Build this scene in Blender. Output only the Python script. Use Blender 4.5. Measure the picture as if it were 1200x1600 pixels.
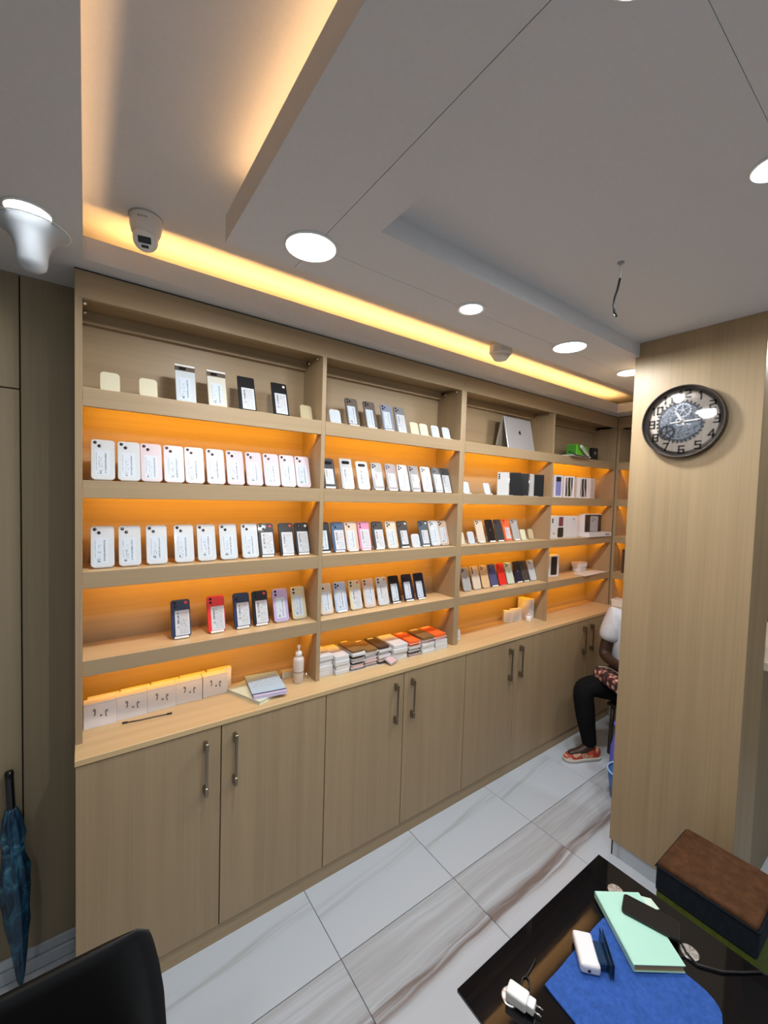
import bpy, bmesh, math, random
from math import sin, cos, pi, radians as rad
from mathutils import Vector, Matrix
random.seed(7)
SC = bpy.context.scene
for o in list(bpy.data.objects):
    bpy.data.objects.remove(o)
COL = SC.collection

# ------------------------------------------------------------------ camera
cd = bpy.data.cameras.new('camera'); cam = bpy.data.objects.new('camera', cd); COL.objects.link(cam)
cam.location = (0.0288, -1.7185, 1.7858)
_y, _p, _r = rad(35.8144), rad(-2.4191), rad(1.7163)
fw = Vector((sin(_y)*cos(_p), cos(_y)*cos(_p), sin(_p)))
r0 = fw.cross(Vector((0, 0, 1))).normalized(); u0 = r0.cross(fw)
rr = r0*cos(_r) + u0*sin(_r); uu = -r0*sin(_r) + u0*cos(_r)
cam.rotation_euler = Matrix((rr, uu, -fw)).transposed().to_euler()
cd.sensor_fit = 'VERTICAL'; cd.sensor_height = 24.0; cd.sensor_width = 18.0
cd.lens = 647.45/1600*24.0
cd.clip_start = 0.02
SC.camera = cam

# ------------------------------------------------------------------ world, exposure
W = bpy.data.worlds.new('world'); SC.world = W; W.use_nodes = True
bg = W.node_tree.nodes['Background']; bg.inputs[0].default_value = (0.70, 0.84, 1.0, 1); bg.inputs[1].default_value = 0.5
vs = SC.view_settings
vs.view_transform = 'Standard'; vs.look = 'None'; vs.gamma = 1.0; vs.use_curve_mapping = False
vs.exposure = 0.08
SC.cycles.use_denoising = True
SC.cycles.max_bounces = 8; SC.cycles.diffuse_bounces = 5; SC.cycles.glossy_bounces = 4
SC.cycles.sample_clamp_indirect = 6.0

P_DOWN = 5.4        # watts of one ceiling downlight
P_LED = 2.9         # watts of one shelf strip (0.88 m)
P_COVE = 2.4        # watts per metre of ceiling cove strip
C_DOWN = (0.97, 0.985, 1.0)
C_LED = (1.0, 0.455, 0.010)
C_COVE = (1.0, 0.52, 0.16)

# ------------------------------------------------------------------ node helpers
def new_mat(name):
    m = bpy.data.materials.new(name); m.use_nodes = True
    nt = m.node_tree
    return m, nt, nt.nodes['Principled BSDF']

def plain(name, col, rough=0.5, metal=0.0, spec=0.5, coat=0.0, alpha=1.0, trans=0.0, ior=1.45):
    m, nt, b = new_mat(name)
    b.inputs['Base Color'].default_value = (*col, 1)
    b.inputs['Roughness'].default_value = rough
    b.inputs['Metallic'].default_value = metal
    b.inputs['Specular IOR Level'].default_value = spec
    b.inputs['Coat Weight'].default_value = coat
    b.inputs['Alpha'].default_value = alpha
    b.inputs['Transmission Weight'].default_value = trans
    b.inputs['IOR'].default_value = ior
    return m

def emit(name, col, s):
    m, nt, b = new_mat(name)
    b.inputs['Base Color'].default_value = (0.8, 0.8, 0.8, 1)
    b.inputs['Emission Color'].default_value = (*col, 1)
    b.inputs['Emission Strength'].default_value = s
    return m

class NT:
    def __init__(s, nt): s.nt = nt
    def node(s, t, **k):
        n = s.nt.nodes.new(t)
        for a, v in k.items(): setattr(n, a, v)
        return n
    def link(s, a, b): s.nt.links.new(a, b)
    def put(s, sock, v):
        if isinstance(v, (int, float, tuple, list)): sock.default_value = v
        else: s.link(v, sock)
    def math(s, op, a, b=0.0, c=None):
        n = s.node('ShaderNodeMath', operation=op)
        s.put(n.inputs[0], a); s.put(n.inputs[1], b)
        if c is not None: s.put(n.inputs[2], c)
        return n.outputs[0]
    def coords(s, kind='Object', scale=(1, 1, 1), loc=(0, 0, 0), rot=(0, 0, 0), rnd=0.0):
        tc = s.node('ShaderNodeTexCoord'); mp = s.node('ShaderNodeMapping')
        src = tc.outputs[kind]
        if rnd:
            oi = s.node('ShaderNodeObjectInfo')
            va = s.node('ShaderNodeVectorMath', operation='MULTIPLY_ADD')
            s.link(oi.outputs['Random'], va.inputs[0]); va.inputs[1].default_value = (rnd, rnd*1.7, rnd*0.6)
            s.link(src, va.inputs[2]); src = va.outputs[0]
        s.link(src, mp.inputs[0]); mp.inputs['Scale'].default_value = scale
        mp.inputs['Location'].default_value = loc; mp.inputs['Rotation'].default_value = rot
        return mp.outputs[0]
    def noise(s, vec, scale=1.0, detail=3.0, rough=0.5, dist=0.0):
        n = s.node('ShaderNodeTexNoise'); s.link(vec, n.inputs['Vector'])
        n.inputs['Scale'].default_value = scale; n.inputs['Detail'].default_value = detail
        n.inputs['Roughness'].default_value = rough; n.inputs['Distortion'].default_value = dist
        return n.outputs[0]
    def ramp(s, fac, stops):
        n = s.node('ShaderNodeValToRGB'); s.link(fac, n.inputs[0])
        e = n.color_ramp.elements
        while len(e) < len(stops): e.new(0.5)
        for i, (p, c) in enumerate(stops):
            e[i].position = p; e[i].color = (*c, 1) if len(c) == 3 else c
        return n.outputs[0]
    def mix(s, fac, a, b, mode='MIX'):
        n = s.node('ShaderNodeMix', data_type='RGBA', blend_type=mode)
        s.put(n.inputs[0], fac)
        s.put(n.inputs[6], (*a, 1) if isinstance(a, tuple) and len(a) == 3 else a)
        s.put(n.inputs[7], (*b, 1) if isinstance(b, tuple) and len(b) == 3 else b)
        return n.outputs[2]
    def sep(s, vec):
        n = s.node('ShaderNodeSeparateXYZ'); s.link(vec, n.inputs[0]); return n.outputs

def wood(name, c, axis='z', contrast=0.09, rough=0.42, spec=0.35):
    m, nt, b = new_mat(name); n = NT(nt)
    lo, hi = 1.6, 130.0
    sc = {'z': (hi, hi, lo), 'x': (lo, hi, hi), 'y': (hi, lo, hi)}[axis]
    v = n.coords('Object', sc, rnd=3.0)
    f1 = n.noise(v, 1.0, 4.0, 0.55, 0.15)
    v2 = n.coords('Object', tuple(q*0.12 if q > 10 else q*0.35 for q in sc), rnd=3.0)
    f2 = n.noise(v2, 1.0, 2.0, 0.5, 0.3)
    f = n.math('MULTIPLY_ADD', f2, 0.55, n.math('MULTIPLY', f1, 0.45))
    d = tuple(q*(1-contrast*1.4) for q in c); h = tuple(min(1, q*(1+contrast)) for q in c)
    col = n.ramp(f, [(0.32, d), (0.5, c), (0.68, h)])
    n.link(col, b.inputs['Base Color'])
    b.inputs['Roughness'].default_value = rough; b.inputs['Specular IOR Level'].default_value = spec
    return m

OAK = (0.37, 0.268, 0.155)
M = {}
M['wood_v'] = wood('oak_vertical', OAK, 'z')
M['wood_h'] = wood('oak_horizontal', OAK, 'x')
M['wood_y'] = wood('oak_depth', OAK, 'y')
M['wood_top'] = wood('oak_worktop', (0.60, 0.43, 0.225), 'x', 0.1, 0.38)
M['wood_dark'] = wood('oak_wall_panel', (0.28, 0.22, 0.135), 'z', 0.10, 0.6)
M['wood_pillar'] = wood('oak_pillar', (0.36, 0.262, 0.148), 'z', 0.11, 0.42)
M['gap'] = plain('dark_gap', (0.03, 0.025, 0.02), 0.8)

def paint_mat(name, c):
    m, nt, b = new_mat(name); n = NT(nt)
    f = n.noise(n.coords('Object', (1, 1, 1)), 90.0, 3.0, 0.6)
    n.link(n.ramp(f, [(0.3, tuple(q*0.96 for q in c)), (0.7, c)]), b.inputs['Base Color'])
    bp = n.node('ShaderNodeBump'); bp.inputs['Strength'].default_value = 0.06; bp.inputs['Distance'].default_value = 0.002
    n.link(f, bp.inputs['Height']); n.link(bp.outputs[0], b.inputs['Normal'])
    b.inputs['Roughness'].default_value = 0.7
    return m
M['paint'] = paint_mat('ceiling_paint', (0.66, 0.65, 0.65))
M['joint'] = plain('joint_crack', (0.33, 0.32, 0.32), 0.9)
M['white'] = plain('white_plastic', (0.82, 0.82, 0.80), 0.35)
M['offwhite'] = plain('offwhite_plastic', (0.72, 0.70, 0.66), 0.4)
M['black'] = plain('black_plastic', (0.012, 0.012, 0.013), 0.35)
M['blackgloss'] = plain('black_gloss', (0.006, 0.006, 0.007), 0.12, coat=0.3)
M['nickel'] = plain('brushed_nickel', (0.30, 0.255, 0.20), 0.32, 1.0)
M['chrome'] = plain('chrome', (0.75, 0.75, 0.76), 0.1, 1.0)
M['lens'] = plain('lens_glass', (0.008, 0.008, 0.01), 0.08, coat=0.5)
M['led'] = emit('led_amber', C_LED, 3.0)
M['cove'] = emit('cove_amber', C_COVE, 3.0)
M['lamp'] = emit('downlight_diffuser', C_DOWN, 14.0)
M['acrylic'] = plain('clear_acrylic', (0.75, 0.75, 0.76), 0.2, alpha=0.55)

# ------------------------------------------------------------------ geometry helpers
class G:
    def __init__(s): s.v = []; s.f = []; s.sm = []
    def add(s, vs, fs, smooth=False):
        o = len(s.v); s.v += [tuple(q) for q in vs]
        for f in fs: s.f.append(tuple(i+o for i in f)); s.sm.append(smooth)
        return s
    def box(s, x0, x1, y0, y1, z0, z1):
        x0, x1 = min(x0, x1), max(x0, x1); y0, y1 = min(y0, y1), max(y0, y1); z0, z1 = min(z0, z1), max(z0, z1)
        return s.add([(x0,y0,z0),(x1,y0,z0),(x1,y1,z0),(x0,y1,z0),(x0,y0,z1),(x1,y0,z1),(x1,y1,z1),(x0,y1,z1)],
                     [(0,3,2,1),(4,5,6,7),(0,1,5,4),(1,2,6,5),(2,3,7,6),(3,0,4,7)])
    def bbox(s, x0, x1, y0, y1, z0, z1, b=0.003, seg=1):
        x0, x1 = min(x0, x1), max(x0, x1); y0, y1 = min(y0, y1), max(y0, y1); z0, z1 = min(z0, z1), max(z0, z1)
        bm = bmesh.new(); bmesh.ops.create_cube(bm, size=1)
        for v in bm.verts: v.co = ((x0+x1)/2+v.co.x*(x1-x0), (y0+y1)/2+v.co.y*(y1-y0), (z0+z1)/2+v.co.z*(z1-z0))
        bmesh.ops.bevel(bm, geom=bm.edges[:], offset=b, segments=seg, affect='EDGES', profile=0.5)
        return s.bm(bm)
    def bm(s, bm, smooth=False):
        bm.verts.index_update()
        s.add([v.co[:] for v in bm.verts], [[v.index for v in f.verts] for f in bm.faces], smooth); bm.free(); return s
    def prism(s, pts, fn, d0, d1, smooth=False):
        # pts: 2D outline (counter-clockwise), fn(a,b,d)->xyz
        n = len(pts)
        vs = [fn(a, b, d0) for a, b in pts] + [fn(a, b, d1) for a, b in pts]
        s.add(vs, [tuple(range(n-1, -1, -1)), tuple(range(n, 2*n))])
        o = len(s.v) - 2*n
        for i in range(n):
            j = (i+1) % n; s.f.append((o+i, o+j, o+n+j, o+n+i)); s.sm.append(smooth)
        return s
    def lathe(s, prof, c=(0, 0, 0), n=24, axis='z', smooth=True):
        vs = []
        for r, h in prof:
            for i in range(n):
                a = 2*pi*i/n
                q = (r*cos(a), r*sin(a), h)
                if axis == 'y': q = (q[0], q[2], q[1])
                elif axis == 'x': q = (q[2], q[0], q[1])
                vs.append((c[0]+q[0], c[1]+q[1], c[2]+q[2]))
        fs = []
        for k in range(len(prof)-1):
            for i in range(n):
                j = (i+1) % n
                fs.append((k*n+i, k*n+j, (k+1)*n+j, (k+1)*n+i))
        s.add(vs, fs, smooth)
        o = len(s.v)-len(vs)
        if prof[0][0] > 1e-5: s.f.append(tuple(o+i for i in range(n-1, -1, -1))); s.sm.append(False)
        if prof[-1][0] > 1e-5: s.f.append(tuple(o+(len(prof)-1)*n+i for i in range(n))); s.sm.append(False)
        return s
    def tube(s, pts, r, n=8):
        pts = [Vector(p) for p in pts]; rings = []
        rs = r if isinstance(r, (list, tuple)) else [r]*len(pts)
        up = Vector((0.12, 0.31, 0.94))
        for i, p in enumerate(pts):
            d = (pts[min(i+1, len(pts)-1)] - pts[max(i-1, 0)]).normalized()
            a = d.cross(up)
            if a.length < 1e-3: a = d.cross(Vector((1, 0, 0)))
            a.normalize(); b = d.cross(a)
            rings.append([p + (a*cos(2*pi*k/n) + b*sin(2*pi*k/n))*rs[i] for k in range(n)])
        vs = [q[:] for ring in rings for q in ring]; fs = []
        for i in range(len(pts)-1):
            for k in range(n):
                j = (k+1) % n; fs.append((i*n+k, i*n+j, (i+1)*n+j, (i+1)*n+k))
        s.add(vs, fs, True)
        o = len(s.v)-len(vs)
        s.f.append(tuple(o+k for k in range(n-1, -1, -1))); s.sm.append(False)
        s.f.append(tuple(o+(len(pts)-1)*n+k for k in range(n))); s.sm.append(False)
        return s
    def mesh(s, name):
        me = bpy.data.meshes.new(name); me.from_pydata(s.v, [], s.f)
        me.polygons.foreach_set('use_smooth', s.sm)
        bm = bmesh.new(); bm.from_mesh(me); bmesh.ops.recalc_face_normals(bm, faces=bm.faces); bm.to_mesh(me); bm.free()
        me.update(); return me
    def obj(s, name, mat, parent=None, loc=None, rz=0.0):
        return link(name, s.mesh(name), mat, parent, loc, rz)

def link(name, me, mat, parent=None, loc=None, rz=0.0):
    o = bpy.data.objects.new(name, me); COL.objects.link(o)
    if mat is not None:
        m = M[mat] if isinstance(mat, str) else mat
        if not me.materials: me.materials.append(m)
        elif me.materials[0] != m:
            o.material_slots[0].link = 'OBJECT'; o.material_slots[0].material = m
    if parent is not None: o.parent = parent
    if loc is not None: o.location = loc
    if rz: o.rotation_euler[2] = rz
    return o

def empty(name, loc=(0, 0, 0), rz=0.0, rx=0.0):
    o = bpy.data.objects.new(name, None); COL.objects.link(o); o.location = loc; o.rotation_euler = (rx, 0, rz)
    o.empty_display_size = 0.05
    return o

def tag(o, label, cat, group=None, kind=None):
    o['label'] = label; o['category'] = cat
    if group: o['group'] = group
    if kind: o['kind'] = kind
    return o
def struct(o, label, cat): return tag(o, label, cat, None, 'structure')

def rrect(w, h, r, n=5, z0=0.0):
    pts = []
    for cx, cy, a0 in ((w/2-r, z0+r, -pi/2), (w/2-r, z0+h-r, 0), (-w/2+r, z0+h-r, pi/2), (-w/2+r, z0+r, pi)):
        for k in range(n+1):
            a = a0 + (pi/2)*k/n; pts.append((cx+r*cos(a), cy+r*sin(a)))
    return pts

def area(name, loc, sx, sy, power, col, rot, parent=None):
    l = bpy.data.lights.new(name, 'AREA'); l.shape = 'RECTANGLE'; l.size = sx; l.size_y = sy; l.energy = power; l.color = col
    o = bpy.data.objects.new(name, l); COL.objects.link(o); o.location = loc; o.rotation_euler = rot
    if parent: o.parent = parent
    return o

# ------------------------------------------------------------------ key dimensions (metres)
ZC, ZCB, ZK = 0.8994, 0.8783, 0.068           # worktop top / underside, plinth top
S = {1: (2.0509, 2.1133), 2: (1.7437, 1.8039), 3: (1.4348, 1.4926), 4: (1.1305, 1.1855)}   # shelf fascia bottom / top
ZT, ZTOP = 2.4027, 2.4909
YC = -0.0983                                   # worktop / door front
YB = 0.205                                     # back panel face
ZS, YS, XS = 2.497, -0.072, 0.0227             # soffit
ZI, XI = 2.481, 0.3492                         # ceiling island
ZR = 2.64                                      # recessed ceiling
X0, X1, Y0, Y1 = -1.6, 3.895, -3.3, 0.225      # room shell

# ------------------------------------------------------------------ floor
def tile_mat(name, strong):
    m, nt, b = new_mat(name); n = NT(nt)
    base = n.coords('Object', (1, 1, 1))
    x, y, z = n.sep(base)                        # tile local 0..0.6
    sk = n.math('MULTIPLY_ADD', x, -0.02 if strong else -0.12, y)      # veins drift across the tile
    warp = n.noise(n.coords('Object', (2.2, 4.0, 1.0), rnd=2.0), 1.0, 2.0, 0.5)
    skw = n.math('MULTIPLY_ADD', n.math('SUBTRACT', warp, 0.5), 0.06, sk)
    cv = n.node('ShaderNodeCombineXYZ')
    n.link(n.math('MULTIPLY', x, 1.1), cv.inputs[0]); n.link(n.math('MULTIPLY', skw, 34.0), cv.inputs[1])
    oi = n.node('ShaderNodeObjectInfo')
    n.link(n.math('MULTIPLY', oi.outputs['Random'], 1.2), cv.inputs[2])
    st = n.noise(cv.outputs[0], 1.0, 5.0, 0.62, 0.35)
    def band(c, w):
        return n.math('MAXIMUM', n.math('SUBTRACT', 1.0, n.math('MULTIPLY', n.math('ABSOLUTE', n.math('SUBTRACT', skw, c)), 1.0/w)), 0.0)
    white = (0.50, 0.55, 0.605)
    if strong:
        bm_ = n.math('MINIMUM', n.math('MULTIPLY', band(0.50, 0.19), 3.0), 1.0)
        g = n.math('MULTIPLY', bm_, n.ramp(st, [(0.30, (0.15, 0.15, 0.15)), (0.60, (1, 1, 1))]))
        col = n.mix(n.math('MULTIPLY', g, 0.50), white, (0.27, 0.255, 0.245))
        d = n.math('MULTIPLY', n.math('MINIMUM', n.math('MULTIPLY', band(0.375, 0.040), 1.8), 1.0), n.ramp(st, [(0.36, (0, 0, 0)), (0.56, (1, 1, 1))]))
        col = n.mix(n.math('MULTIPLY', d, 0.80), col, (0.145, 0.10, 0.078))
    else:
        bm_ = n.math('ADD', band(0.20, 0.05), band(0.42, 0.05))
        g = n.math('MULTIPLY', n.math('MINIMUM', bm_, 1.0), n.ramp(st, [(0.42, (0, 0, 0)), (0.66, (1, 1, 1))]))
        col = n.mix(n.math('MULTIPLY', g, 0.75), white, (0.32, 0.315, 0.32))
    n.link(col, b.inputs['Base Color'])
    b.inputs['Roughness'].default_value = 0.14; b.inputs['Specular IOR Level'].default_value = 0.5
    return m
M['tile_a'] = tile_mat('marble_tile_pale', False)
M['tile_b'] = tile_mat('marble_tile_streaked', True)
M['grout'] = plain('grout', (0.16, 0.15, 0.145), 0.9)
floor = struct(G().box(X0, X1, Y0, Y1, -0.06, -0.004).obj('floor', 'grout'), 'white marble-look tiled floor with grey streaks', 'floor')
g = G().bbox(0.0012, 0.5996-0.0012, 0.0012, 0.5996-0.0012, -0.004, 0.0, 0.0012)
tile_me = g.mesh('tile')
tx0, ty0 = 0.8241, -0.4224
for j in range(-5, 2):
    for i in range(-5, 7):
        x, y = tx0+i*0.6045, ty0+j*0.6
        if x+0.6 > X1+0.3 or x < X0-0.3 or y < Y0-0.2 or y > 0.2: continue
        o = link('tile', tile_me, 'tile_a' if j % 2 == 0 else 'tile_b', floor, (x, y, 0))
        o.scale = (0.6045/0.5996, 1.0, 1.0)

# ------------------------------------------------------------------ room shell
wb = G().box(X0, X1, Y1, Y1+0.1, 0, 2.75).obj('wall_back', 'wood_dark'); struct(wb, 'dark oak panelled wall behind the shelving', 'wall')
# panels left of the shelving, each proud of the wall with a joint between
for a, b_, c, d in ((X0, -0.9, 0.085, 2.108), (-0.895, -0.1555, 0.085, 2.108), (X0, -0.9, 2.112, ZS), (-0.895, -0.1555, 2.112, ZS), (-0.1515, -0.002, 0.085, ZS)):
    G().bbox(a, b_, 0.190, Y1, c, d, 0.0015).obj('panel', 'wood_dark', wb)
bb = G().bbox(X0, -0.002, 0.175, Y1, 0.0, 0.046, 0.002).bbox(X0, -0.002, 0.183, Y1, 0.048, 0.085, 0.002).obj('baseboard_back', 'tile_a')
struct(bb, 'white marble tile skirting at the foot of the panelled wall', 'baseboard')
struct(G().box(X1, X1+0.1, Y0, Y1+0.1, 0, 2.75).obj('wall_right', 'wood_dark'), 'oak panelled end wall behind the pillar', 'wall')
struct(G().box(X0-0.1, X0, Y0, Y1+0.1, 0, 2.75).obj('wall_left', 'wood_dark'), 'oak panelled wall on the umbrella side', 'wall')
# shop front behind the camera: wall with a wide glazed opening (left open to the street)
g = G().box(X0-0.1, -1.2, Y0-0.1, Y0, 0, 2.75).box(2.2, X1+0.1, Y0-0.1, Y0, 0, 2.75).box(-1.2, 2.2, Y0-0.1, Y0, 2.25, 2.75)
struct(g.obj('wall_front', 'paint'), 'plain wall around the open shop front', 'wall')
g = G()
for x in (-1.2, -0.1, 1.05, 2.15): g.box(x, x+0.05, Y0-0.08, Y0-0.02, 0, 2.25)
g.box(-1.2, 2.2, Y0-0.08, Y0-0.02, 2.2, 2.25)
struct(g.obj('window_1', 'nickel'), 'metal frame of the open shop front', 'window')

# ------------------------------------------------------------------ ceiling
ce = struct(G().box(X0-0.1, X1+0.1, Y0-0.1, Y1+0.1, ZR, ZR+0.12).obj('ceiling', 'paint'), 'recessed white painted ceiling', 'ceiling')
LIP = 2.568
sb = G().box(X0, X1, YS, Y1, ZS, ZS+0.02).box(XS-0.012, X1, YS, YS+0.012, ZS+0.02, LIP).obj('trim_1', 'paint')
struct(sb, 'white ceiling soffit with amber cove above the shelving', 'soffit')
G().box(XS+0.02, 3.55, YS+0.03, YS+0.04, ZS+0.02, ZS+0.026).obj('light_strip', 'cove', sb)
area('cove_light_back', (1.8, YS+0.045, ZS+0.035), 3.45, 0.012, P_COVE*3.45, C_COVE, (rad(180+12), 0, 0))
sl = G().box(X0, XS, Y0, YS, ZS, ZS+0.02).box(XS-0.012, XS, Y0, YS, ZS+0.02, LIP).obj('trim_2', 'paint')
struct(sl, 'white ceiling soffit over the umbrella corner with glowing edge', 'soffit')
G().box(XS-0.04, XS-0.03, Y0+0.1, YS-0.02, ZS+0.02, ZS+0.026).obj('light_strip', 'cove', sl)
area('cove_light_left', (XS-0.045, -1.65, ZS+0.035), 0.012, 3.1, P_COVE*3.1*0.24, (1.0, 0.60, 0.30), (0, rad(180+42), 0))
sr = G().box(3.5, X1, Y0, YS, ZS, ZS+0.02).box(3.5, 3.512, Y0, YS, ZS+0.02, LIP).obj('trim_3', 'paint')
struct(sr, 'white ceiling soffit over the end wall behind the pillar', 'soffit')
# island: ring of boards at ZI round a shallow tray
xa, xj_, xt, xe = XI, 0.5556, 0.6643, 3.36
ya, yj1, yt1, yt2, yj2, yb = -0.4713, -0.616, -0.7858, -1.95, -1.458, -2.25
ZTR = 2.545
isl = G().box(xa+0.013, xe, yj2+0.0005, ya, ZTR, ZTR+0.02).box(xa+0.013, xe, yb, yj2-0.0005, ZTR, ZTR+0.02).obj('trim_4', 'paint')
struct(isl, 'lowered white ceiling panel with downlights and sunken tray', 'ceiling')
def board(x0, x1, y0, y1): G().box(x0, x1, y0, y1, ZI, ZTR).obj('panel', 'paint', isl)
jg = 0.0009
board(xa, xj_-jg, yb, ya); board(xj_+jg, xe, yj1+jg, ya); board(xj_+jg, xe, yt1, yj1-jg)
board(xj_+jg, xt, yt2, yt1); board(xj_+jg, xe, yb, yt2); board(xe-0.35, xe, yt2, yt1)
g = G()
for (x0, x1, y0, y1) in ((xj_-jg, xj_+jg, yb, ya), (xj_, xe, yj1-jg, yj1+jg)): g.box(x0, x1, y0, y1, ZI+0.003, ZI+0.02)
g.box(xt, xe-0.35, yj2-jg, yj2+jg, ZTR+0.003, ZTR+0.019)
g.obj('joint_filler', 'joint', isl)
G().box(xa, xa+0.012, yb, ya, ZTR, 2.556).obj('lip', 'paint', isl)
G().box(xa+0.03, xa+0.04, yb+0.02, ya-0.12, ZTR+0.02, ZTR+0.026).obj('light_strip', 'cove', isl)
area('cove_light_island', (xa+0.035, -1.08, ZTR+0.03), 0.012, 1.1, P_COVE*1.3*0.20, (1.0, 0.60, 0.30), (0, rad(180-14), 0))

# ------------------------------------------------------------------ downlights
def downlight(loc, r, ring, label, grp='round ceiling downlights', k=1.0):
    t = tag(empty('downlight', loc), label, 'downlight', grp)
    G().lathe([(r, 0.001), (r, -0.002), (0.0, -0.003)], n=32).obj('diffuser', 'lamp', t)
    G().lathe([(r, 0.0), (ring, 0.0), (ring, -0.003), (ring-0.004, -0.006), (r+0.001, -0.004), (r, 0.0)], n=32).obj('trim_ring', 'white', t)
    l = bpy.data.lights.new('downlight_lamp', 'SPOT'); l.shadow_soft_size = 0.7*r; l.spot_size = rad(176); l.spot_blend = 0.12; l.energy = 1.0*P_DOWN*k; l.color = C_DOWN
    o = bpy.data.objects.new('downlight_lamp', l); COL.objects.link(o); o.location = (0, 0, -0.012); o.parent = t
    l = bpy.data.lights.new('downlight_panel', 'AREA'); l.shape = 'DISK'; l.size = 2*r; l.energy = 0.95*P_DOWN*k; l.color = C_DOWN
    o = bpy.data.objects.new('downlight_panel', l); COL.objects.link(o); o.location = (0, 0, -0.008); o.parent = t
    return t
downlight((0.548, -0.608, ZI), 0.068, 0.074, 'largest downlight beside the corner of the lit ceiling edge', k=1.5)
downlight((1.184, -0.628, ZI), 0.040, 0.052, 'small downlight with visible ring, second along the shelving', k=0.6)
downlight((1.812, -0.648, ZI), 0.068, 0.074, 'downlight nearest the hanging wire, above the third bay', k=1.6)
downlight((2.402, -0.650, ZI), 0.060, 0.066, 'downlight half hidden behind the wooden pillar')
downlight((1.281, -1.443, ZTR), 0.045, 0.050, 'downlight cut by the edge of the photo, above the clock')
downlight((0.605, -1.450, ZI), 0.045, 0.050, 'downlight at the very top edge of the photo')
downlight((-0.092, -0.262, ZS), 0.047, 0.053, 'downlight behind the white bell-shaped ceiling fitting', k=0.022)
downlight((2.7, -1.451, ZTR), 0.060, 0.066, 'downlight over the end wall behind the pillar')
downlight((-0.75, -1.5, ZS), 0.060, 0.066, 'downlight in the soffit near the chair, outside the photo', k=0.8)

for x in (0.2, 1.5, 2.8):  # unseen downlights added behind the camera to light the shelf fronts
    downlight((x, -2.35, ZR), 0.060, 0.066, f'unseen fill downlight added behind the camera, {"first" if x < 1 else "middle" if x < 2 else "last"} of three', k=0.4)
# bell-shaped ceiling fitting, camera, sensor, loose wire
t = tag(empty('ceiling_bell', (-0.0905, -0.175, ZS)), 'white bell-shaped fitting hanging under the soffit by the downlight', 'ceiling fitting')
G().lathe([(0.083, 0.0), (0.083, -0.004), (0.079, -0.008), (0.060, -0.022), (0.044, -0.042), (0.036, -0.068), (0.034, -0.094), (0.031, -0.108), (0.020, -0.117), (0.0, -0.120)], n=40).obj('bell_shell', plain('bell_plastic', (0.52, 0.56, 0.60), 0.45), t)
G().lathe([(0.088, 0.0), (0.088, -0.003), (0.083, -0.004)], n=40).obj('flange', 'white', t)
t = tag(empty('security_camera', (0.185, -0.165, ZR), rz=rad(-14)), 'white turret security camera on the recessed ceiling', 'security camera')
G().lathe([(0.047, 0.0), (0.047, -0.006), (0.045, -0.030), (0.041, -0.050), (0.036, -0.058)], n=36).obj('base', 'offwhite', t)
e = G().lathe([(0.0, 0.036), (0.020, 0.031), (0.032, 0.018), (0.036, 0.0), (0.034, -0.014), (0.029, -0.023), (0.027, -0.025), (0.0, -0.025)], n=32, axis='y').obj('eyeball', 'white', t)
e.location = (0, -0.004, -0.070); e.rotation_euler = (rad(38), 0, 0)
f = G().bbox(-0.018, 0.018, -0.027, -0.024, -0.006, 0.013, 0.001).obj('lens_window', 'lens', e)
G().bbox(-0.010, 0.010, -0.027, -0.024, -0.019, -0.011, 0.001).obj('sensor_window', 'lens', e)
G().tube([(0.047*cos(a), 0.047*sin(a), -0.004) for a in [i*pi/12 for i in range(25)]], 0.0012, 6).obj('base_seam', 'joint', t)
g = G()
for k in range(5): g.box(-0.016+k*0.0055, -0.016+k*0.0055+0.0035, -0.0462, -0.044, -0.024, -0.019)
g.obj('brand_mark', 'joint', t)
t = tag(empty('ceiling_sensor', (1.884, -0.2, ZR)), 'small cream alarm sensor on the ceiling above the second divider', 'sensor')
G().lathe([(0.032, 0.0), (0.032, -0.012), (0.060, -0.022), (0.062, -0.060), (0.054, -0.070), (0.050, -0.072)], n=8, smooth=False).obj('housing', 'offwhite', t)
G().lathe([(0.050, -0.072), (0.036, -0.094), (0.012, -0.103), (0.0, -0.104)], n=20).obj('dome', 'white', t)
t = tag(empty('hanging_wire', (1.41, -1.05, ZTR)), 'loose black wire hanging from a hole in the ceiling tray', 'wire')
G().lathe([(0.010, 0.0), (0.010, -0.003), (0.0, -0.003)], n=14).obj('ceiling_hole', 'joint', t)
G().tube([(0, 0, 0), (0.001, 0, -0.03), (0.0, 0, -0.055)], 0.0022).obj('bare_core', M['offwhite'], t)
G().tube([(0, 0, -0.05), (-0.006, 0.003, -0.085), (-0.014, 0.007, -0.115), (-0.017, 0.008, -0.140), (-0.013, 0.006, -0.158), (-0.004, 0.002, -0.170)], 0.0036).obj('sheath', 'black', t)

# ------------------------------------------------------------------ pillar
PX, PY0, PY1, PX2 = 2.1839, -1.2495, -0.768, 2.465
pl = empty('pillar', (PX, (PY0+PY1)/2, 0)); struct(pl, 'oak clad square pillar carrying the clock', 'pillar')
hy = (PY1-PY0)/2
G().bbox(0, 0.012, -hy, hy, 0.08, ZTR, 0.001).obj('panel', 'wood_pillar', pl)
G().bbox(0.0125, PX2-PX, -hy, -hy+0.012, 0.08, ZTR, 0.001).obj('panel', 'wood_pillar', pl)
G().bbox(0.0125, PX2-PX, hy-0.012, hy, 0.08, ZTR, 0.001).obj('panel', 'wood_pillar', pl)
G().bbox(PX2-PX-0.012, PX2-PX, -hy+0.0125, hy-0.0125, 0.08, ZTR, 0.001).obj('panel', 'wood_pillar', pl)
G().bbox(0.010, PX2-PX-0.01, -hy+0.012, hy-0.010, 0.0, 0.0795, 0.001).obj('plinth', 'tile_a', pl)
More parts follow.
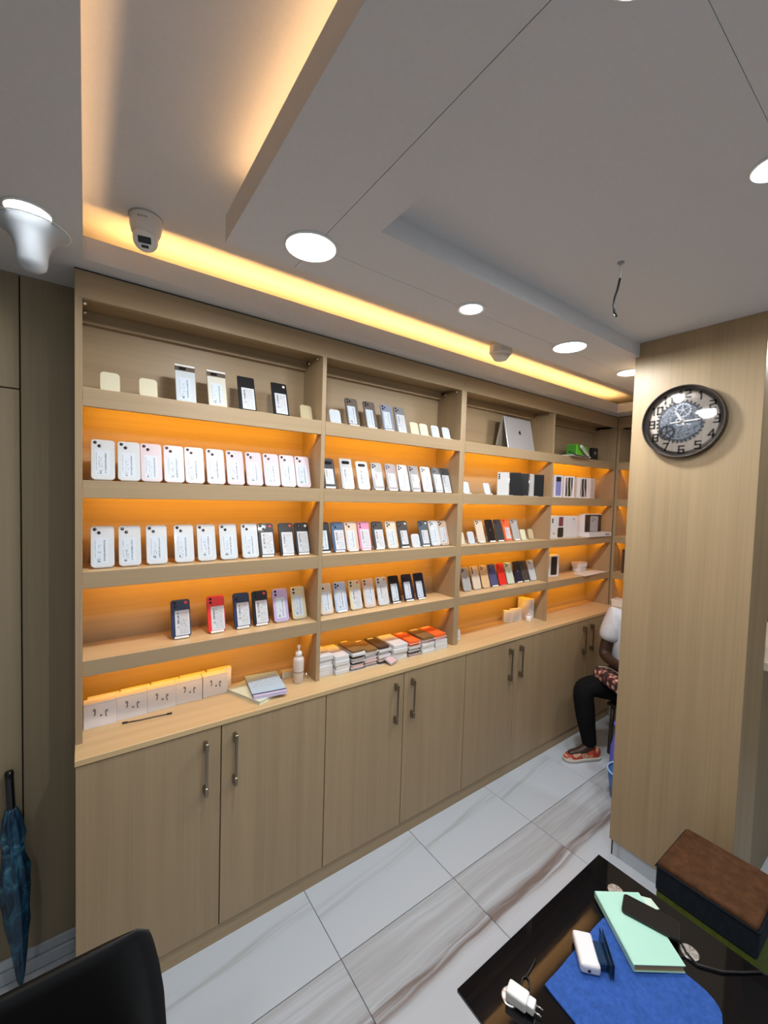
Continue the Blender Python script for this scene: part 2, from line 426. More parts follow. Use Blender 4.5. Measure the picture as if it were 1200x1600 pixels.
G().box(0.008, 0.012, hy-0.014, hy-0.008, 0.0, 0.0795).obj('corner_bead', 'gap', pl)

# ------------------------------------------------------------------ base cabinets
HND = G()
HND.bbox(-0.005, 0.005, -0.030, -0.024, 0.012, 0.192, 0.0015)
HANDLE = HND.mesh('handle')
H2 = G().bbox(-0.006, 0.006, -0.032, 0.0, 0.0, 0.034, 0.002).mesh('handle_post')
def base_unit(name, loc, rz, w, label, grp, mid=None):
    t = tag(empty(name, loc, rz), label, 'cabinet', grp)
    d = YB - YC
    # local: x 0..w along the front, y 0 (door face) .. d back
    G().box(0.001, w-0.001, 0.02, d, ZK, ZCB-0.001).obj('carcass', 'gap', t)
    G().box(0.0, w, 0.006, 0.02, 0.0, ZK-0.002).obj('plinth', 'wood_h', t)
    mid = mid or w/2
    for a, b_, hx in ((0.002, mid-0.002, mid-0.058), (mid+0.002, w-0.002, mid+0.050)):
        dr = G().bbox(a, b_, 0.0, 0.019, ZK+0.003, ZCB-0.004, 0.001).obj('door', 'wood_v', t)
        h = link('handle', HANDLE, 'nickel', dr, (hx, 0, 0.632))
        for hz in (0.632, 0.802): link('handle_post', H2, 'nickel', dr, (hx, 0, hz))
    return t
base_unit('base_cabinet', (0.0, YC, 0), 0, 0.909, 'oak base cabinet with two doors beside the umbrella', 'oak base cabinets', 0.4551)
base_unit('base_cabinet', (0.909, YC, 0), 0, 0.9042, 'oak base cabinet under the stacked phone cases', 'oak base cabinets', 0.449)
base_unit('base_cabinet', (1.8132, YC, 0), 0, 0.909, 'oak base cabinet under the small white boxes', 'oak base cabinets', 0.4545)
base_unit('base_cabinet', (2.7222, YC, 0), 0, 0.834, 'oak base cabinet beside the seated person', 'oak base cabinets', 0.430)
base_unit('base_cabinet', (3.5567, -0.1, 0), rad(-90), 0.95, 'oak base cabinet against the end wall behind the seated person', 'oak base cabinets')

def top(x0, x1, y0, y1, label):
    o = G().bbox(0, x1-x0, 0, y1-y0, 0, ZC-ZCB, 0.0015).obj('worktop', 'wood_top', None, (x0, y0, ZCB)); tag(o, label, 'worktop', 'oak worktops')
top(-0.0005, 1.8150, YC-0.004, YB, 'oak worktop slab carrying the white boxes and the notebooks')
top(1.8160, 3.5545, YC-0.004, YB, 'oak worktop slab past the joint, with the small cartons')
top(3.5550, X1-0.002, -1.05, YB, 'oak worktop slab against the end wall behind the person')

# ------------------------------------------------------------------ display shelving
def shelf_unit(name, loc, rz, label, ups, bays, cap):
    """local: x along the front, y 0 front .. YB back; ups = uprights (x0,x1); bays = openings (x0,x1)"""
    t = tag(empty(name, loc, rz), label, 'shelving', 'oak display shelving')
    for i, (a, b_) in enumerate(ups):
        G().bbox(a, b_, 0.0, YB-0.004, ZC, ZT, 0.0008).obj('upright', 'wood_v', t)
    xa_, xb_ = ups[0][0], ups[-1][1]
    G().box(xa_, xb_, YB-0.004, YB+0.012, ZC, ZTOP).obj('back_panel', 'wood_h', t)
    G().bbox(xa_, xb_, 0.0, 0.018, ZT, ZTOP, 0.001).obj('cornice', 'wood_h', t)
    G().box(xa_, xb_, 0.006, 0.016, ZTOP, ZS-0.0006).obj('gap_shade_strip', 'gap', t)  # near-black strip added to paint in the shade of the open gap
    G().box(xa_, xb_, 0.018, YB-0.004, ZT+0.02, ZT+0.038).obj('top_board', 'wood_h', t)
    for (a, b_) in bays:
        G().box(a, b_, YB-0.030, YB-0.005, 2.377, ZT+0.019).obj('hanging_rail', 'wood_h', t)
        for k in (1, 2, 3, 4):
            lo, hi = S[k]
            sh = G().box(a+0.0005, b_-0.0005, 0.0, YB-0.005, hi-0.018, hi).obj('shelf', 'wood_top', t)
            G().bbox(a+0.0005, b_-0.0005, -0.0005, 0.016, lo, hi-0.0005, 0.0008).obj('fascia', 'wood_h', sh)
            ly, lz, la = 0.0190, hi-0.034, 52 if k < 4 else 38
            G().box(a+0.01, b_-0.01, 0.0162, 0.0182, hi-0.040, hi-0.028).obj('light_strip', 'led', sh)
            G().box(a+0.0005, b_-0.0005, 0.0162, 0.0335 if k < 4 else 0.0290, hi-0.0515, hi-0.0490).obj('light_channel', 'wood_h', sh)
            area('shelf_light', ((a+b_)/2, ly, lz), b_-a-0.02, 0.009, P_LED*(b_-a)/0.88, C_LED, (rad(la), 0, 0), t)
        G().box(a+0.0005, b_-0.0005, YB-0.022, YB-0.005, ZC, ZC+0.028).obj('batten', 'wood_h', t)
        for sx, bx in ((1, a), (-1, b_)):
            for yy in (0.035, 0.125):
                G().lathe([(0.0, 0.0), (0.006, 0.0), (0.007, 0.006), (0.005, 0.012), (0.0, 0.014)], (0, 0, 0), 10, 'x').obj('shelf_pin', 'chrome', t, (bx if sx > 0 else bx-0.014, yy, ZT-0.004))
    return t
U = [(0.0, 0.0206), (0.9032, 0.9232), (1.802, 1.8225)]
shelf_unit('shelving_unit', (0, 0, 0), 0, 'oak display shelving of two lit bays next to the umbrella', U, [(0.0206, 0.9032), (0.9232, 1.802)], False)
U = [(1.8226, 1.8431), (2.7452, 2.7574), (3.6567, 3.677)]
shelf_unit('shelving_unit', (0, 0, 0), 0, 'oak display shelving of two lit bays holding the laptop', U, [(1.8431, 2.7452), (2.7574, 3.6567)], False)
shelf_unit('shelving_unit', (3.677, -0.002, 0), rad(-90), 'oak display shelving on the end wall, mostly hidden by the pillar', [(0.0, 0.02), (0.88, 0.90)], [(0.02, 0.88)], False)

# ------------------------------------------------------------------ phones
LEAN = rad(18)
PW, PH, PT = 0.0708, 0.1495, 0.008
def ln(x, y, z):                                   # leaned frame -> upright frame
    return (x, y*cos(LEAN)+z*sin(LEAN), -y*sin(LEAN)+z*cos(LEAN))
def body_mesh(w, h, r=0.0105, name='body'):
    g = G(); a = rrect(w, h, r); b_ = rrect(w-0.0022, h-0.0022, r-0.0008, z0=0.0011)
    n = len(a)
    ring = [[(x, -PT, z) for x, z in b_], [(x, -PT+0.0013, z) for x, z in a], [(x, -0.0013, z) for x, z in a], [(x, 0, z) for x, z in b_]]
    vs = [q for rg in ring for q in rg]; fs = [tuple(range(n)), tuple(range(4*n-1, 3*n-1, -1))]
    for k in range(3):
        for i in range(n): fs.append((k*n+i, k*n+(i+1) % n, (k+1)*n+(i+1) % n, (k+1)*n+i))
    return g.add(vs, fs).mesh(name)
B_STD, B_SQ = body_mesh(PW, PH), body_mesh(0.0715, 0.158, 0.0045)
def flat(pts, y, t, name): return G().prism(pts, lambda a, b, d: (a, d, b), y-t, y).mesh(name)
LENS = G().lathe([(0.0, -0.0022), (0.0048, -0.0022), (0.0058, -0.0014), (0.0058, 0.0)], n=16, axis='y').mesh('camera_lens')
PLATE = flat(rrect(0.030, 0.031, 0.007, z0=-0.0155), 0.0, 0.0012, 'camera_plate')
PLATE_V = flat(rrect(0.017, 0.033, 0.008, z0=-0.0165), 0.0, 0.0012, 'camera_plate')
PILL = flat(rrect(0.044, 0.0155, 0.0077, z0=-0.00775), 0.0, 0.0018, 'camera_pill')
PILL_S = flat(rrect(0.026, 0.011, 0.0055, z0=-0.0055), 0.0, 0.0020, 'camera_pill')
BAND = flat([(-0.036, -0.009), (0.036, -0.009), (0.036, 0.009), (-0.036, 0.009)], 0.0, 0.0016, 'camera_band')
BAND_UP = flat([(-0.036, -0.0035), (0.036, -0.0035), (0.036, 0.0035), (-0.036, 0.0035)], 0.0, 0.0022, 'top_strip')
STK = flat(rrect(0.044, 0.094, 0.0015, 2), 0.0, 0.0004, 'price_sticker')
STK_B = flat(rrect(0.053, 0.098, 0.0015, 2), 0.0, 0.0004, 'price_sticker')
STK_S = flat(rrect(0.046, 0.078, 0.0015, 2), 0.0, 0.0004, 'price_sticker')
DOT = G().lathe([(0.0, -0.0005), (0.0062, -0.0005), (0.0062, 0.0)], n=16, axis='y').mesh('dot_sticker')

def logo_mesh(s, name='logo'):
    pts = []
    prof = [(0, .72), (.14, .80), (.34, .82), (.52, .70), (.58, .60), (.44, .48), (.40, .32), (.46, .16), (.60, .06), (.52, -.14), (.36, -.36), (.20, -.42), (0, -.36),
            (-.20, -.42), (-.38, -.34), (-.56, -.06), (-.62, .26), (-.56, .56), (-.40, .76), (-.20, .82)]
    prof = [(x, z-.20) for x, z in prof]
    prof.reverse()
    g = G().prism([(x*s, z*s) for x, z in prof], lambda a, b, d: (a, d, b), -0.0005, 0.0)
    leaf = [(.02, .86), (.04, 1.02), (.16, 1.14), (.28, 1.18), (.26, 1.02), (.14, .90)]
    leaf = [(x*s, (z-.20)*s) for x, z in leaf]; leaf.reverse()
    return g.prism(leaf, lambda a, b, d: (a, d, b), -0.0005, 0.0).mesh(name)
LOGO = logo_mesh(0.0085)

def sticker_mat(name, style):
    m, nt, b = new_mat(name); n = NT(nt)
    x, y, z = n.sep(n.coords('Generated'))
    def col(c, w): return n.math('LESS_THAN', n.math('ABSOLUTE', n.math('SUBTRACT', x, c)), w)
    def rng(a, b_): return n.math('MULTIPLY', n.math('GREATER_THAN', z, a), n.math('LESS_THAN', z, b_))
    oi = n.node('ShaderNodeObjectInfo')
    def txt(sx, sz, th, k):
        cv = n.node('ShaderNodeCombineXYZ')
        n.link(n.math('MULTIPLY', x, sx), cv.inputs[0]); n.link(n.math('MULTIPLY', z, sz), cv.inputs[1])
        n.link(n.math('MULTIPLY_ADD', oi.outputs['Random'], 40.0, k), cv.inputs[2])
        return n.math('GREATER_THAN', n.noise(cv.outputs[0], 1.0, 1.0, 0.5), th)
    if style == 'a':      # print running up the sticker, barcode column and a tick of handwriting
        t1 = n.math('MULTIPLY', n.math('MULTIPLY', col(0.72, 0.055), rng(0.08, 0.9)), txt(22, 30, 0.45, 1))
        t2 = n.math('MULTIPLY', n.math('MULTIPLY', col(0.10, 0.022), rng(0.2, 0.92)), txt(3, 34, 0.42, 2))
        t3 = n.math('MULTIPLY', n.math('MULTIPLY', col(0.38, 0.14), rng(0.15, 0.75)), txt(13, 15, 0.585, 3))
        t4 = n.math('MULTIPLY', n.math('MULTIPLY', col(0.30, 0.15), rng(0.05, 0.17)), txt(7, 12, 0.52, 4))
        ink = n.math('ADD', n.math('MULTIPLY', t1, 0.75), n.math('ADD', n.math('MULTIPLY', t2, 0.55), n.math('ADD', n.math('MULTIPLY', t3, 0.5), n.math('MULTIPLY', t4, 0.8))))
        c = n.mix(n.math('MINIMUM', ink, 0.85), (0.56, 0.64, 0.72), (0.05, 0.07, 0.11))
    else:                  # denser printed card with two columns and warm marks
        t1 = n.math('MULTIPLY', n.math('MULTIPLY', col(0.22, 0.07), rng(0.45, 0.92)), txt(10, 40, 0.44, 1))
        t2 = n.math('MULTIPLY', n.math('MULTIPLY', col(0.6, 0.28), rng(0.06, 0.94)), txt(24, 22, 0.545, 2))
        t3 = n.math('MULTIPLY', n.math('MULTIPLY', col(0.22, 0.09), rng(0.26, 0.38)), txt(26, 40, 0.5, 3))
        t4 = n.math('MULTIPLY', n.math('MULTIPLY', col(0.6, 0.3), rng(0.55, 0.95)), txt(8, 9, 0.60, 7))
        ink = n.math('MINIMUM', n.math('ADD', n.math('MULTIPLY', t1, 0.8), n.math('ADD', n.math('MULTIPLY', t2, 0.38), n.math('MULTIPLY', t3, 0.7))), 0.85)
        c = n.mix(ink, (0.58, 0.62, 0.66), (0.05, 0.05, 0.07))
        c = n.mix(n.math('MULTIPLY', t4, 0.35), c, (0.75, 0.38, 0.25))
    n.link(c, b.inputs['Base Color']); b.inputs['Roughness'].default_value = 0.5
    return m
M['stk_a'] = sticker_mat('sticker_upright_print', 'a'); M['stk_b'] = sticker_mat('sticker_dense_print', 'b')
M['dot'] = plain('red_dot', (0.78, 0.10, 0.10), 0.5)

PC = {}
def pc(name, rgb, rough=0.34, metal=0.0):
    if name not in PC: PC[name] = plain('phone_'+name, rgb, rough, metal, coat=0.06)
    return PC[name]
COLS = {
 'white': (0.55, 0.60, 0.63), 'pale pink': (0.58, 0.51, 0.56), 'ivory': (0.62, 0.60, 0.52), 'black': (0.010, 0.010, 0.012), 'dark blue': (0.018, 0.030, 0.085),
 'red': (0.72, 0.030, 0.025), 'lilac': (0.48, 0.40, 0.66), 'pale yellow': (0.62, 0.58, 0.38), 'grey-brown': (0.14, 0.115, 0.10), 'blue-grey': (0.24, 0.27, 0.36),
 'grey': (0.22, 0.22, 0.23), 'silver': (0.40, 0.42, 0.43), 'mauve-grey': (0.28, 0.24, 0.26), 'charcoal': (0.045, 0.048, 0.052), 'navy': (0.012, 0.018, 0.045),
 'blue': (0.055, 0.11, 0.20), 'peach': (0.64, 0.50, 0.40), 'pink': (0.62, 0.25, 0.40), 'cream': (0.64, 0.58, 0.47), 'slate': (0.075, 0.10, 0.13), 'rose gold': (0.56, 0.43, 0.34),
 'sky blue': (0.42, 0.52, 0.70), 'coral': (0.85, 0.14, 0.055), 'gold': (0.66, 0.47, 0.26), 'indigo': (0.075, 0.085, 0.20), 'mint white': (0.58, 0.66, 0.55), 'graphite': (0.065, 0.060, 0.055)}

def lens_set(t, kind, w, h, dark):
    top_, lx = h-0.0125, -w/2+0.0125
    def L(x, z): link('camera_lens', LENS, 'lens', t, (x, -PT, z))
    if kind == 'diag': L(lx, top_); L(lx+0.0125, top_-0.0125)
    elif kind == 'vert': link('camera_plate', PLATE_V, None, t, (lx+0.002, -PT, top_-0.008)); t.children[-1].data.materials or None; L(lx+0.002, top_); L(lx+0.002, top_-0.0155)
    elif kind == 'tri': link('camera_plate', PLATE, None, t, (lx+0.0065, -PT, top_-0.0065)); L(lx, top_); L(lx, top_-0.0145); L(lx+0.0135, top_-0.0072)
    elif kind == 'vert3': L(lx, top_); L(lx, top_-0.0155); L(lx, top_-0.031)
    elif kind == 'pill': link('camera_pill', PILL, 'lens', t, (-0.001, -PT, h-0.022))
    elif kind == 'band':
        link('top_strip', BAND_UP, 'white', t, (0, -PT, h-0.004)); link('camera_band', BAND, 'nickel', t, (0, -PT, h-0.0175)); link('camera_pill', PILL_S, 'lens', t, (-0.010, -PT-0.0016, h-0.0175))

def stand_mesh(front):
    g = G()
    def q(x0, x1, y0, y1, z0, z1):
        h_ = G().box(x0, x1, y0, y1, z0, z1); g.add([ln(*v) for v in h_.v], h_.f)
    q(-0.024, 0.024, 0.0, 0.002, -0.003, 0.075)
    q(-0.026, 0.026, -0.0105, 0.002, -0.003, 0.0)
    if front: q(-0.026, 0.026, -0.0115, -0.0090, -0.003, 0.0055)
    a = ln(0, 0.002, 0.070); zb = -0.0036
    # rear strut down to the shelf
    g.add([(-0.010, a[1], a[2]), (0.010, a[1], a[2]), (0.010, a[1]+0.030, zb), (-0.010, a[1]+0.030, zb),
           (-0.010, a[1]+0.002, a[2]-0.004), (0.010, a[1]+0.002, a[2]-0.004), (0.010, a[1]+0.026, zb), (-0.010, a[1]+0.026, zb)],
          [(0, 1, 2, 3), (7, 6, 5, 4), (0, 3, 7, 4), (1, 5, 6, 2), (0, 4, 5, 1), (3, 2, 6, 7)])
    return g.mesh('phone_stand')
STAND = {True: stand_mesh(True), False: stand_mesh(False)}
STAND_IN = {}

ORD = ['first', 'second', 'third', 'fourth', 'fifth', 'sixth', 'seventh', 'eighth', 'ninth', 'tenth', 'eleventh']
SHELF = {'1a': 'top shelf of the first bay', '1b': 'top shelf of the second bay', '2a': 'second shelf of the first bay', '2b': 'second shelf of the second bay',
         '3a': 'third shelf of the first bay', '3b': 'third shelf of the second bay', '4a': 'fourth shelf of the first bay', '4b': 'fourth shelf of the second bay',
         '2c': 'second shelf of the third bay', '3c': 'third shelf of the third bay', '4c': 'fourth shelf of the third bay'}
def phone(row, i, x, y, col, kind, stk, extra='', rz=0.0, big=False, lip=True, h=None):
    z = S[int(row[0])][1]
    m = pc(col, COLS[col])
    lab = f'{col} phone, {ORD[i]} phone on the {SHELF[row]}'
    t = tag(empty('phone', (x, y, z+0.0037), rz, -LEAN), lab, 'phone', 'phones on the lit shelves')
    bm_, w, hh = (B_SQ, 0.0715, 0.158) if big else (B_STD, PW, PH)
    link('body', bm_, m, t)
    n0 = len(COL.objects)
    lens_set(t, kind, w, hh, False)
    for c in t.children:
        if c.name.startswith('camera_plate'):
            c.material_slots[0].link = 'OBJECT' if c.material_slots else 'DATA'
            if c.material_slots: c.material_slots[0].material = m
    if stk == 'a': link('price_sticker', STK, 'stk_a', t, (-0.003+random.uniform(-.003, .003), -PT, 0.012+random.uniform(-.004, .003)))
    elif stk == 'b': link('price_sticker', STK_B, 'stk_b', t, (0.004+random.uniform(-.002, .002), -PT, 0.007+random.uniform(-.002, .004)))
    elif stk == 'c': link('price_sticker', STK_S, 'stk_b', t, (0.004+random.uniform(-.003, .003), -PT, 0.018+random.uniform(-.006, .004)))
    elif stk == 'l': link('logo', LOGO, 'chrome' if col in ('black', 'charcoal', 'navy', 'graphite') else pc('logo_grey', (0.16, 0.15, 0.15)), t, (0, -PT, 0.078))
    if 'd' in extra: link('dot_sticker', DOT, 'dot', t, (w/2-0.015, -PT, hh-0.014))
    if 'w' in extra: link('dot_sticker', DOT, 'white', t, (w/2-0.015, -PT, hh-0.016))
    s = link('phone_stand', STAND[lip], 'white' if lip else 'acrylic', None, (x, y, z+0.0037), rz)
    tag(s, f'{"white" if lip else "clear"} stand propping the {ORD[i]} phone on the {SHELF[row]}', 'phone stand', 'stands under the phones')
for me in (PLATE, PLATE_V): me.materials.append(M['black'])

def run(row, y, items):
    for i, it in enumerate(items):
        x, col, kind, stk = it[:4]; k = it[4] if len(it) > 4 else {}
        phone(row, i, x, y, col, kind, stk, **k)
B_ = dict(big=True)
run('1a', .050, [(.346, 'white', 'band', 'a', dict(big=True, lip=False)), (.463, 'ivory', 'band', 'a', dict(big=True, lip=False)), (.584, 'black', '', 'b', dict(big=True, lip=False)), (.731, 'black', '', 'b', dict(big=True, lip=False, extra='w'))])
run('1b', .050, [(1.106, 'grey-brown', 'tri', 'a'), (1.213, 'grey-brown', 'tri', 'a'), (1.321, 'blue-grey', 'tri', 'a'), (1.408, 'grey', 'tri', 'b')])
run('2a', .055, [(x, 'white' if i < 2 else 'pale pink', 'diag', 'a', dict(lip=False)) for i, x in enumerate([.080, .159, .231, .308, .382, .462, .541, .621, .699, .774, .848])])
run('3a', .057, [(x, 'white', 'diag', 'a', dict(lip=False)) for x in [.079, .163, .251, .347, .431, .518, .608]] +
    [(.682, 'black', 'diag', 'b', dict(extra='d')), (.777, 'black', '', 'b', dict(extra='d')), (.854, 'black', 'tri', 'b', dict(extra='w'))])
run('4a', .075, [(.341, 'dark blue', 'vert', 'b', dict(extra='d')), (.477, 'red', 'vert', 'b', dict(extra='d')), (.584, 'dark blue', 'vert', 'b'), (.667, 'black', 'vert', 'b', dict(extra='d')), (.761, 'lilac', 'vert', 'a', dict(lip=False)), (.850, 'pale yellow', 'vert', 'a', dict(lip=False))])
run('2b', .055, [(.984, 'black', 'pill', 'c'), (1.086, 'silver', 'pill', 'b', dict(big=True)), (1.180, 'ivory', 'pill', 'b', dict(lip=False)), (1.272, 'grey', 'tri', 'c'), (1.363, 'mauve-grey', 'tri', 'c'), (1.444, 'white', 'tri', 'a', dict(lip=False)),
                 (1.524, 'grey', 'tri', 'c'), (1.613, 'white', 'tri', 'a', dict(lip=False)), (1.696, 'charcoal', 'tri', 'b'), (1.7655, 'charcoal', 'tri', 'b')])
run('3b', .060, [(.967, 'black', '', 'a'), (1.049, 'blue', 'diag', 'b'), (1.126, 'peach', 'diag', 'a'), (1.204, 'pink', 'vert', 'b'), (1.291, 'charcoal', 'tri', 'b'), (1.380, 'cream', 'tri', 'a', dict(lip=False)), (1.462, 'charcoal', 'tri', 'c', dict(extra='w')),
                 (1.614, 'slate', 'tri', 'c', dict(extra='w')), (1.694, 'white', 'tri', 'a', dict(lip=False)), (1.7655, 'rose gold', 'tri', 'a', dict(lip=False))])
run('4b', .075, [(.995, 'cream', 'diag', 'a', dict(lip=False)), (1.079, 'sky blue', 'tri', 'a'), (1.167, 'pale yellow', 'vert', 'b', dict(extra='d', lip=False)), (1.252, 'peach', 'vert', 'a', dict(lip=False)), (1.340, 'white', 'vert', 'b', dict(extra='d', lip=False)),
                 (1.424, 'black', 'vert', 'a'), (1.518, 'navy', 'vert', 'a'), (1.607, 'navy', 'vert', 'a')])
run('3c', .065, [(2.096, 'cream', 'tri', ''), (2.197, 'black', 'tri', 'l'), (2.283, 'charcoal', 'tri', ''), (2.369, 'coral', 'vert', 'c', dict(lip=False)), (2.460, 'silver', 'tri', '')])
run('4c', .088, [(2.006, 'silver', 'tri', 'l', dict(lip=False)), (2.099, 'cream', 'vert3', '', dict(lip=False)), (2.186, 'gold', 'tri', '', dict(lip=False)), (2.270, 'indigo', 'vert3', ''), (2.360, 'red', 'vert', 'l', dict(lip=False)), (2.445, 'mint white', 'tri', 'l', dict(lip=False)),
                 (2.539, 'navy', 'vert', 'l'), (2.617, 'graphite', 'tri', ''), (2.706, 'white', 'diag', 'l', dict(lip=False))])

# empty stands: rounded plate leaning back on a small foot
def plate_stand():
    g = G(); pts = rrect(0.058, 0.074, 0.013, 6)
    n = len(pts)
    v0 = [ln(a, -0.003, b) for a, b in pts]; v1 = [ln(a, 0.0, b) for a, b in pts]
    fs = [tuple(range(n-1, -1, -1)), tuple(range(n, 2*n))] + [(i, (i+1) % n, n+(i+1) % n, n+i) for i in range(n)]
    return g.add(v0+v1, fs).mesh('back_plate')
PST = plate_stand()
g = G(); pts = rrect(0.049, 0.062, 0.010, 6, 0.006); n_ = len(pts)
PANEL_IN = g.add([ln(a, -0.0036, b) for a, b in pts]+[ln(a, -0.003, b) for a, b in pts], [tuple(range(n_-1, -1, -1)), tuple(range(n_, 2*n_))]+[(i, (i+1) % n_, n_+(i+1) % n_, n_+i) for i in range(n_)]).mesh('pad')
FOOT = G().bbox(-0.029, 0.029, -0.016, 0.045, -0.0036, -0.0006, 0.001).bbox(-0.029, 0.029, -0.017, -0.014, -0.0006, 0.004, 0.0008).mesh('foot')
M['std_white'] = plain('stand_white', (0.62, 0.66, 0.70), 0.35); M['std_cream'] = plain('stand_cream', (0.66, 0.62, 0.46), 0.4); M['std_tan'] = plain('stand_tan', (0.52, 0.45, 0.28), 0.45)
M['std_pale'] = plain('stand_pad', (0.54, 0.60, 0.66), 0.3); M['std_mint'] = plain('stand_mint', (0.66, 0.70, 0.52), 0.4)
for x, y, k, m, lab in [
    (.100, .045, 1, 'std_cream', 'empty cream phone stand nearest the umbrella on the top shelf'),
    (.218, .045, 1, 'std_cream', 'empty cream stand just before the white phone with camera bar'),
    (.858, .060, 1, 'std_tan', 'empty tan stand in the far corner of the first top shelf'),
    (1.005, .050, 1, 'std_white', 'empty white stand before the grey-brown phones on the top shelf'),
    (1.497, .045, 1, 'std_cream', 'first empty cream stand after the grey phone on the top shelf'),
    (1.566, .045, 1, 'std_mint', 'second pale stand after the grey phone on the top shelf'),
    (1.652, .045, 1, 'std_white', 'first white stand after the pale stands on the top shelf'),
    (1.738, .045, 1, 'std_white', 'last white stand beside the divider on the second top shelf'),
    (1.545, .060, 3, 'std_white', 'empty white stand in the gap between phones on the third shelf'),
    (1.925, .050, 2, 'std_white', 'empty white stand nearest the divider, beside the folding phones'),
    (2.120, .050, 2, 'std_white', 'empty white stand just before the white folding phone'),
    (1.915, .065, 3, 'std_cream', 'empty cream stand against the divider on the third bay shelf'),
    (2.005, .065, 3, 'std_white', 'empty white stand before the cream triple-camera phone'),
    (2.548, .070, 3, 'std_mint', 'empty greenish stand after the silver phone'),
    (2.645, .075, 3, 'std_tan', 'empty brown stand at the end of the third bay shelf')]:
    t = tag(empty('phone_stand', (x, y, S[k][1]+0.0037)), lab, 'phone stand', 'empty phone stands')
    link('back_plate', PST, m, t); link('pad', PANEL_IN, 'std_pale' if m == 'std_white' else m, t); link('foot', FOOT, m, t)

# folding phones, open like books on the second shelf of the third bay
def half(w, h): return G().bbox(0, w, -0.003, 0.003, 0, h, 0.0025, 2).mesh('phone_half')
HALF = half(0.078, 0.155)
def fold(x, y, a1, a2, m1, m2, lab, lens):
    t = tag(empty('folding_phone', (x, y, S[2][1]+0.0005)), lab, 'phone', 'folding phones')
    h1 = link('front_half', HALF, m1, t, (0, 0, 0), rad(a1)); h2 = link('rear_half', HALF, m2, t, (0, 0, 0), rad(a2))
    G().tube([(0, 0, 0.003), (0, 0, 0.152)], 0.0042, 10).obj('hinge', 'chrome', t)
    if lens:
        for k in range(3): link('camera_lens', LENS, 'lens', h1, (0.066, 0.003, 0.140-k*0.0135), rad(180))
    G().bbox(-0.03, 0.03, -0.02, 0.02, -0.0003, 0.003, 0.001).obj('foot', 'acrylic', t)
fold(2.344, .060, 135, -37, pc('white', COLS['white']), pc('black', COLS['black']), 'open folding phone, white half with cameras and black half', True)
fold(2.522, .030, 128, 12, pc('black', COLS['black']), pc('white', COLS['white']), 'open folding phone with black half first and narrow white half', False)
fold(2.616, .058, 62, -26, pc('cream', COLS['cream']), pc('black', COLS['black']), 'open folding phone with black half, last beside the divider', False)

# ------------------------------------------------------------------ white earphone boxes on the worktop
M['carton'] = plain('white_carton', (0.76, 0.75, 0.77), 0.45)
M['print_grey'] = plain('grey_print', (0.22, 0.22, 0.24), 0.5)
BX = G().bbox(-0.0505, 0.0505, 0, 0.044, 0, 0.0925, 0.0012).mesh('carton')
g = G()
def tube_arc(g, cx, cz, s):
    g.tube([(cx, -0.0004, cz), (cx+0.001*s, -0.0004, cz-0.008), (cx+0.002*s, -0.0004, cz-0.014)], 0.0016, 6)
    g.lathe([(0.0, -0.0008), (0.0034, -0.0008), (0.0034, 0.0)], (cx+0.0025*s, 0, cz+0.002), 12, 'y')
tube_arc(g, -0.011, 0.056, -1); g.lathe([(0.0, -0.0008), (0.003, -0.0008), (0.003, 0.0)], (0.002, 0, 0.040), 12, 'y'); tube_arc(g, 0.012, 0.048, 1)
BUDS = g.mesh('earbud_print')
LID = G().box(-0.0508, 0.0508, -0.0003, 0.0443, 0.0868, 0.0873).mesh('lid_seam')
front = [(.0730, .0905), (.1745, .0975), (.2765, .1030), (.3785, .1085), (.4830, .1120)]
BW = ['next to the divider wall', 'second along', 'in the middle', 'fourth along', 'beside the notebooks']
for i, (x, y) in enumerate(front):
    for k in (0, 1):
        xx, yy = (x, y) if k == 0 else (x+0.012+0.004*i, y+0.0455)
        t = tag(empty('earphone_box', (xx, yy, ZC)), f'white earphone box, {"front" if k == 0 else "rear"} row, {BW[i]}', 'box', 'white earphone boxes on the worktop')
        cb = link('carton', BX, 'carton', t); cb.scale = (1, 1 if k == 0 else 0.5, 1)
        if k == 0:
            eb = link('earbud_print', BUDS, 'print_grey', t, (0, 0, -0.012)); eb.scale = (1.35, 1, 1.35); link('lid_seam', LID, 'print_grey', t)
t = tag(empty('stylus', (0.215, 0.045, ZC)), 'thin dark cable lying in front of the white boxes', 'cable')
G().tube([(-0.06, 0.02, 0.003), (-0.02, 0.012, 0.003), (0.03, 0.010, 0.003), (0.075, 0.004, 0.003)], 0.0022).obj('lead', pc('brown', (0.10, 0.07, 0.05)), t)
G().tube([(0.072, 0.0045, 0.0035), (0.090, 0.002, 0.0035)], 0.0035).obj('plug', 'black', t)
G().tube([(-0.075, 0.022, 0.0035), (-0.058, 0.0198, 0.0035)], 0.0035).obj('tip', 'black', t)

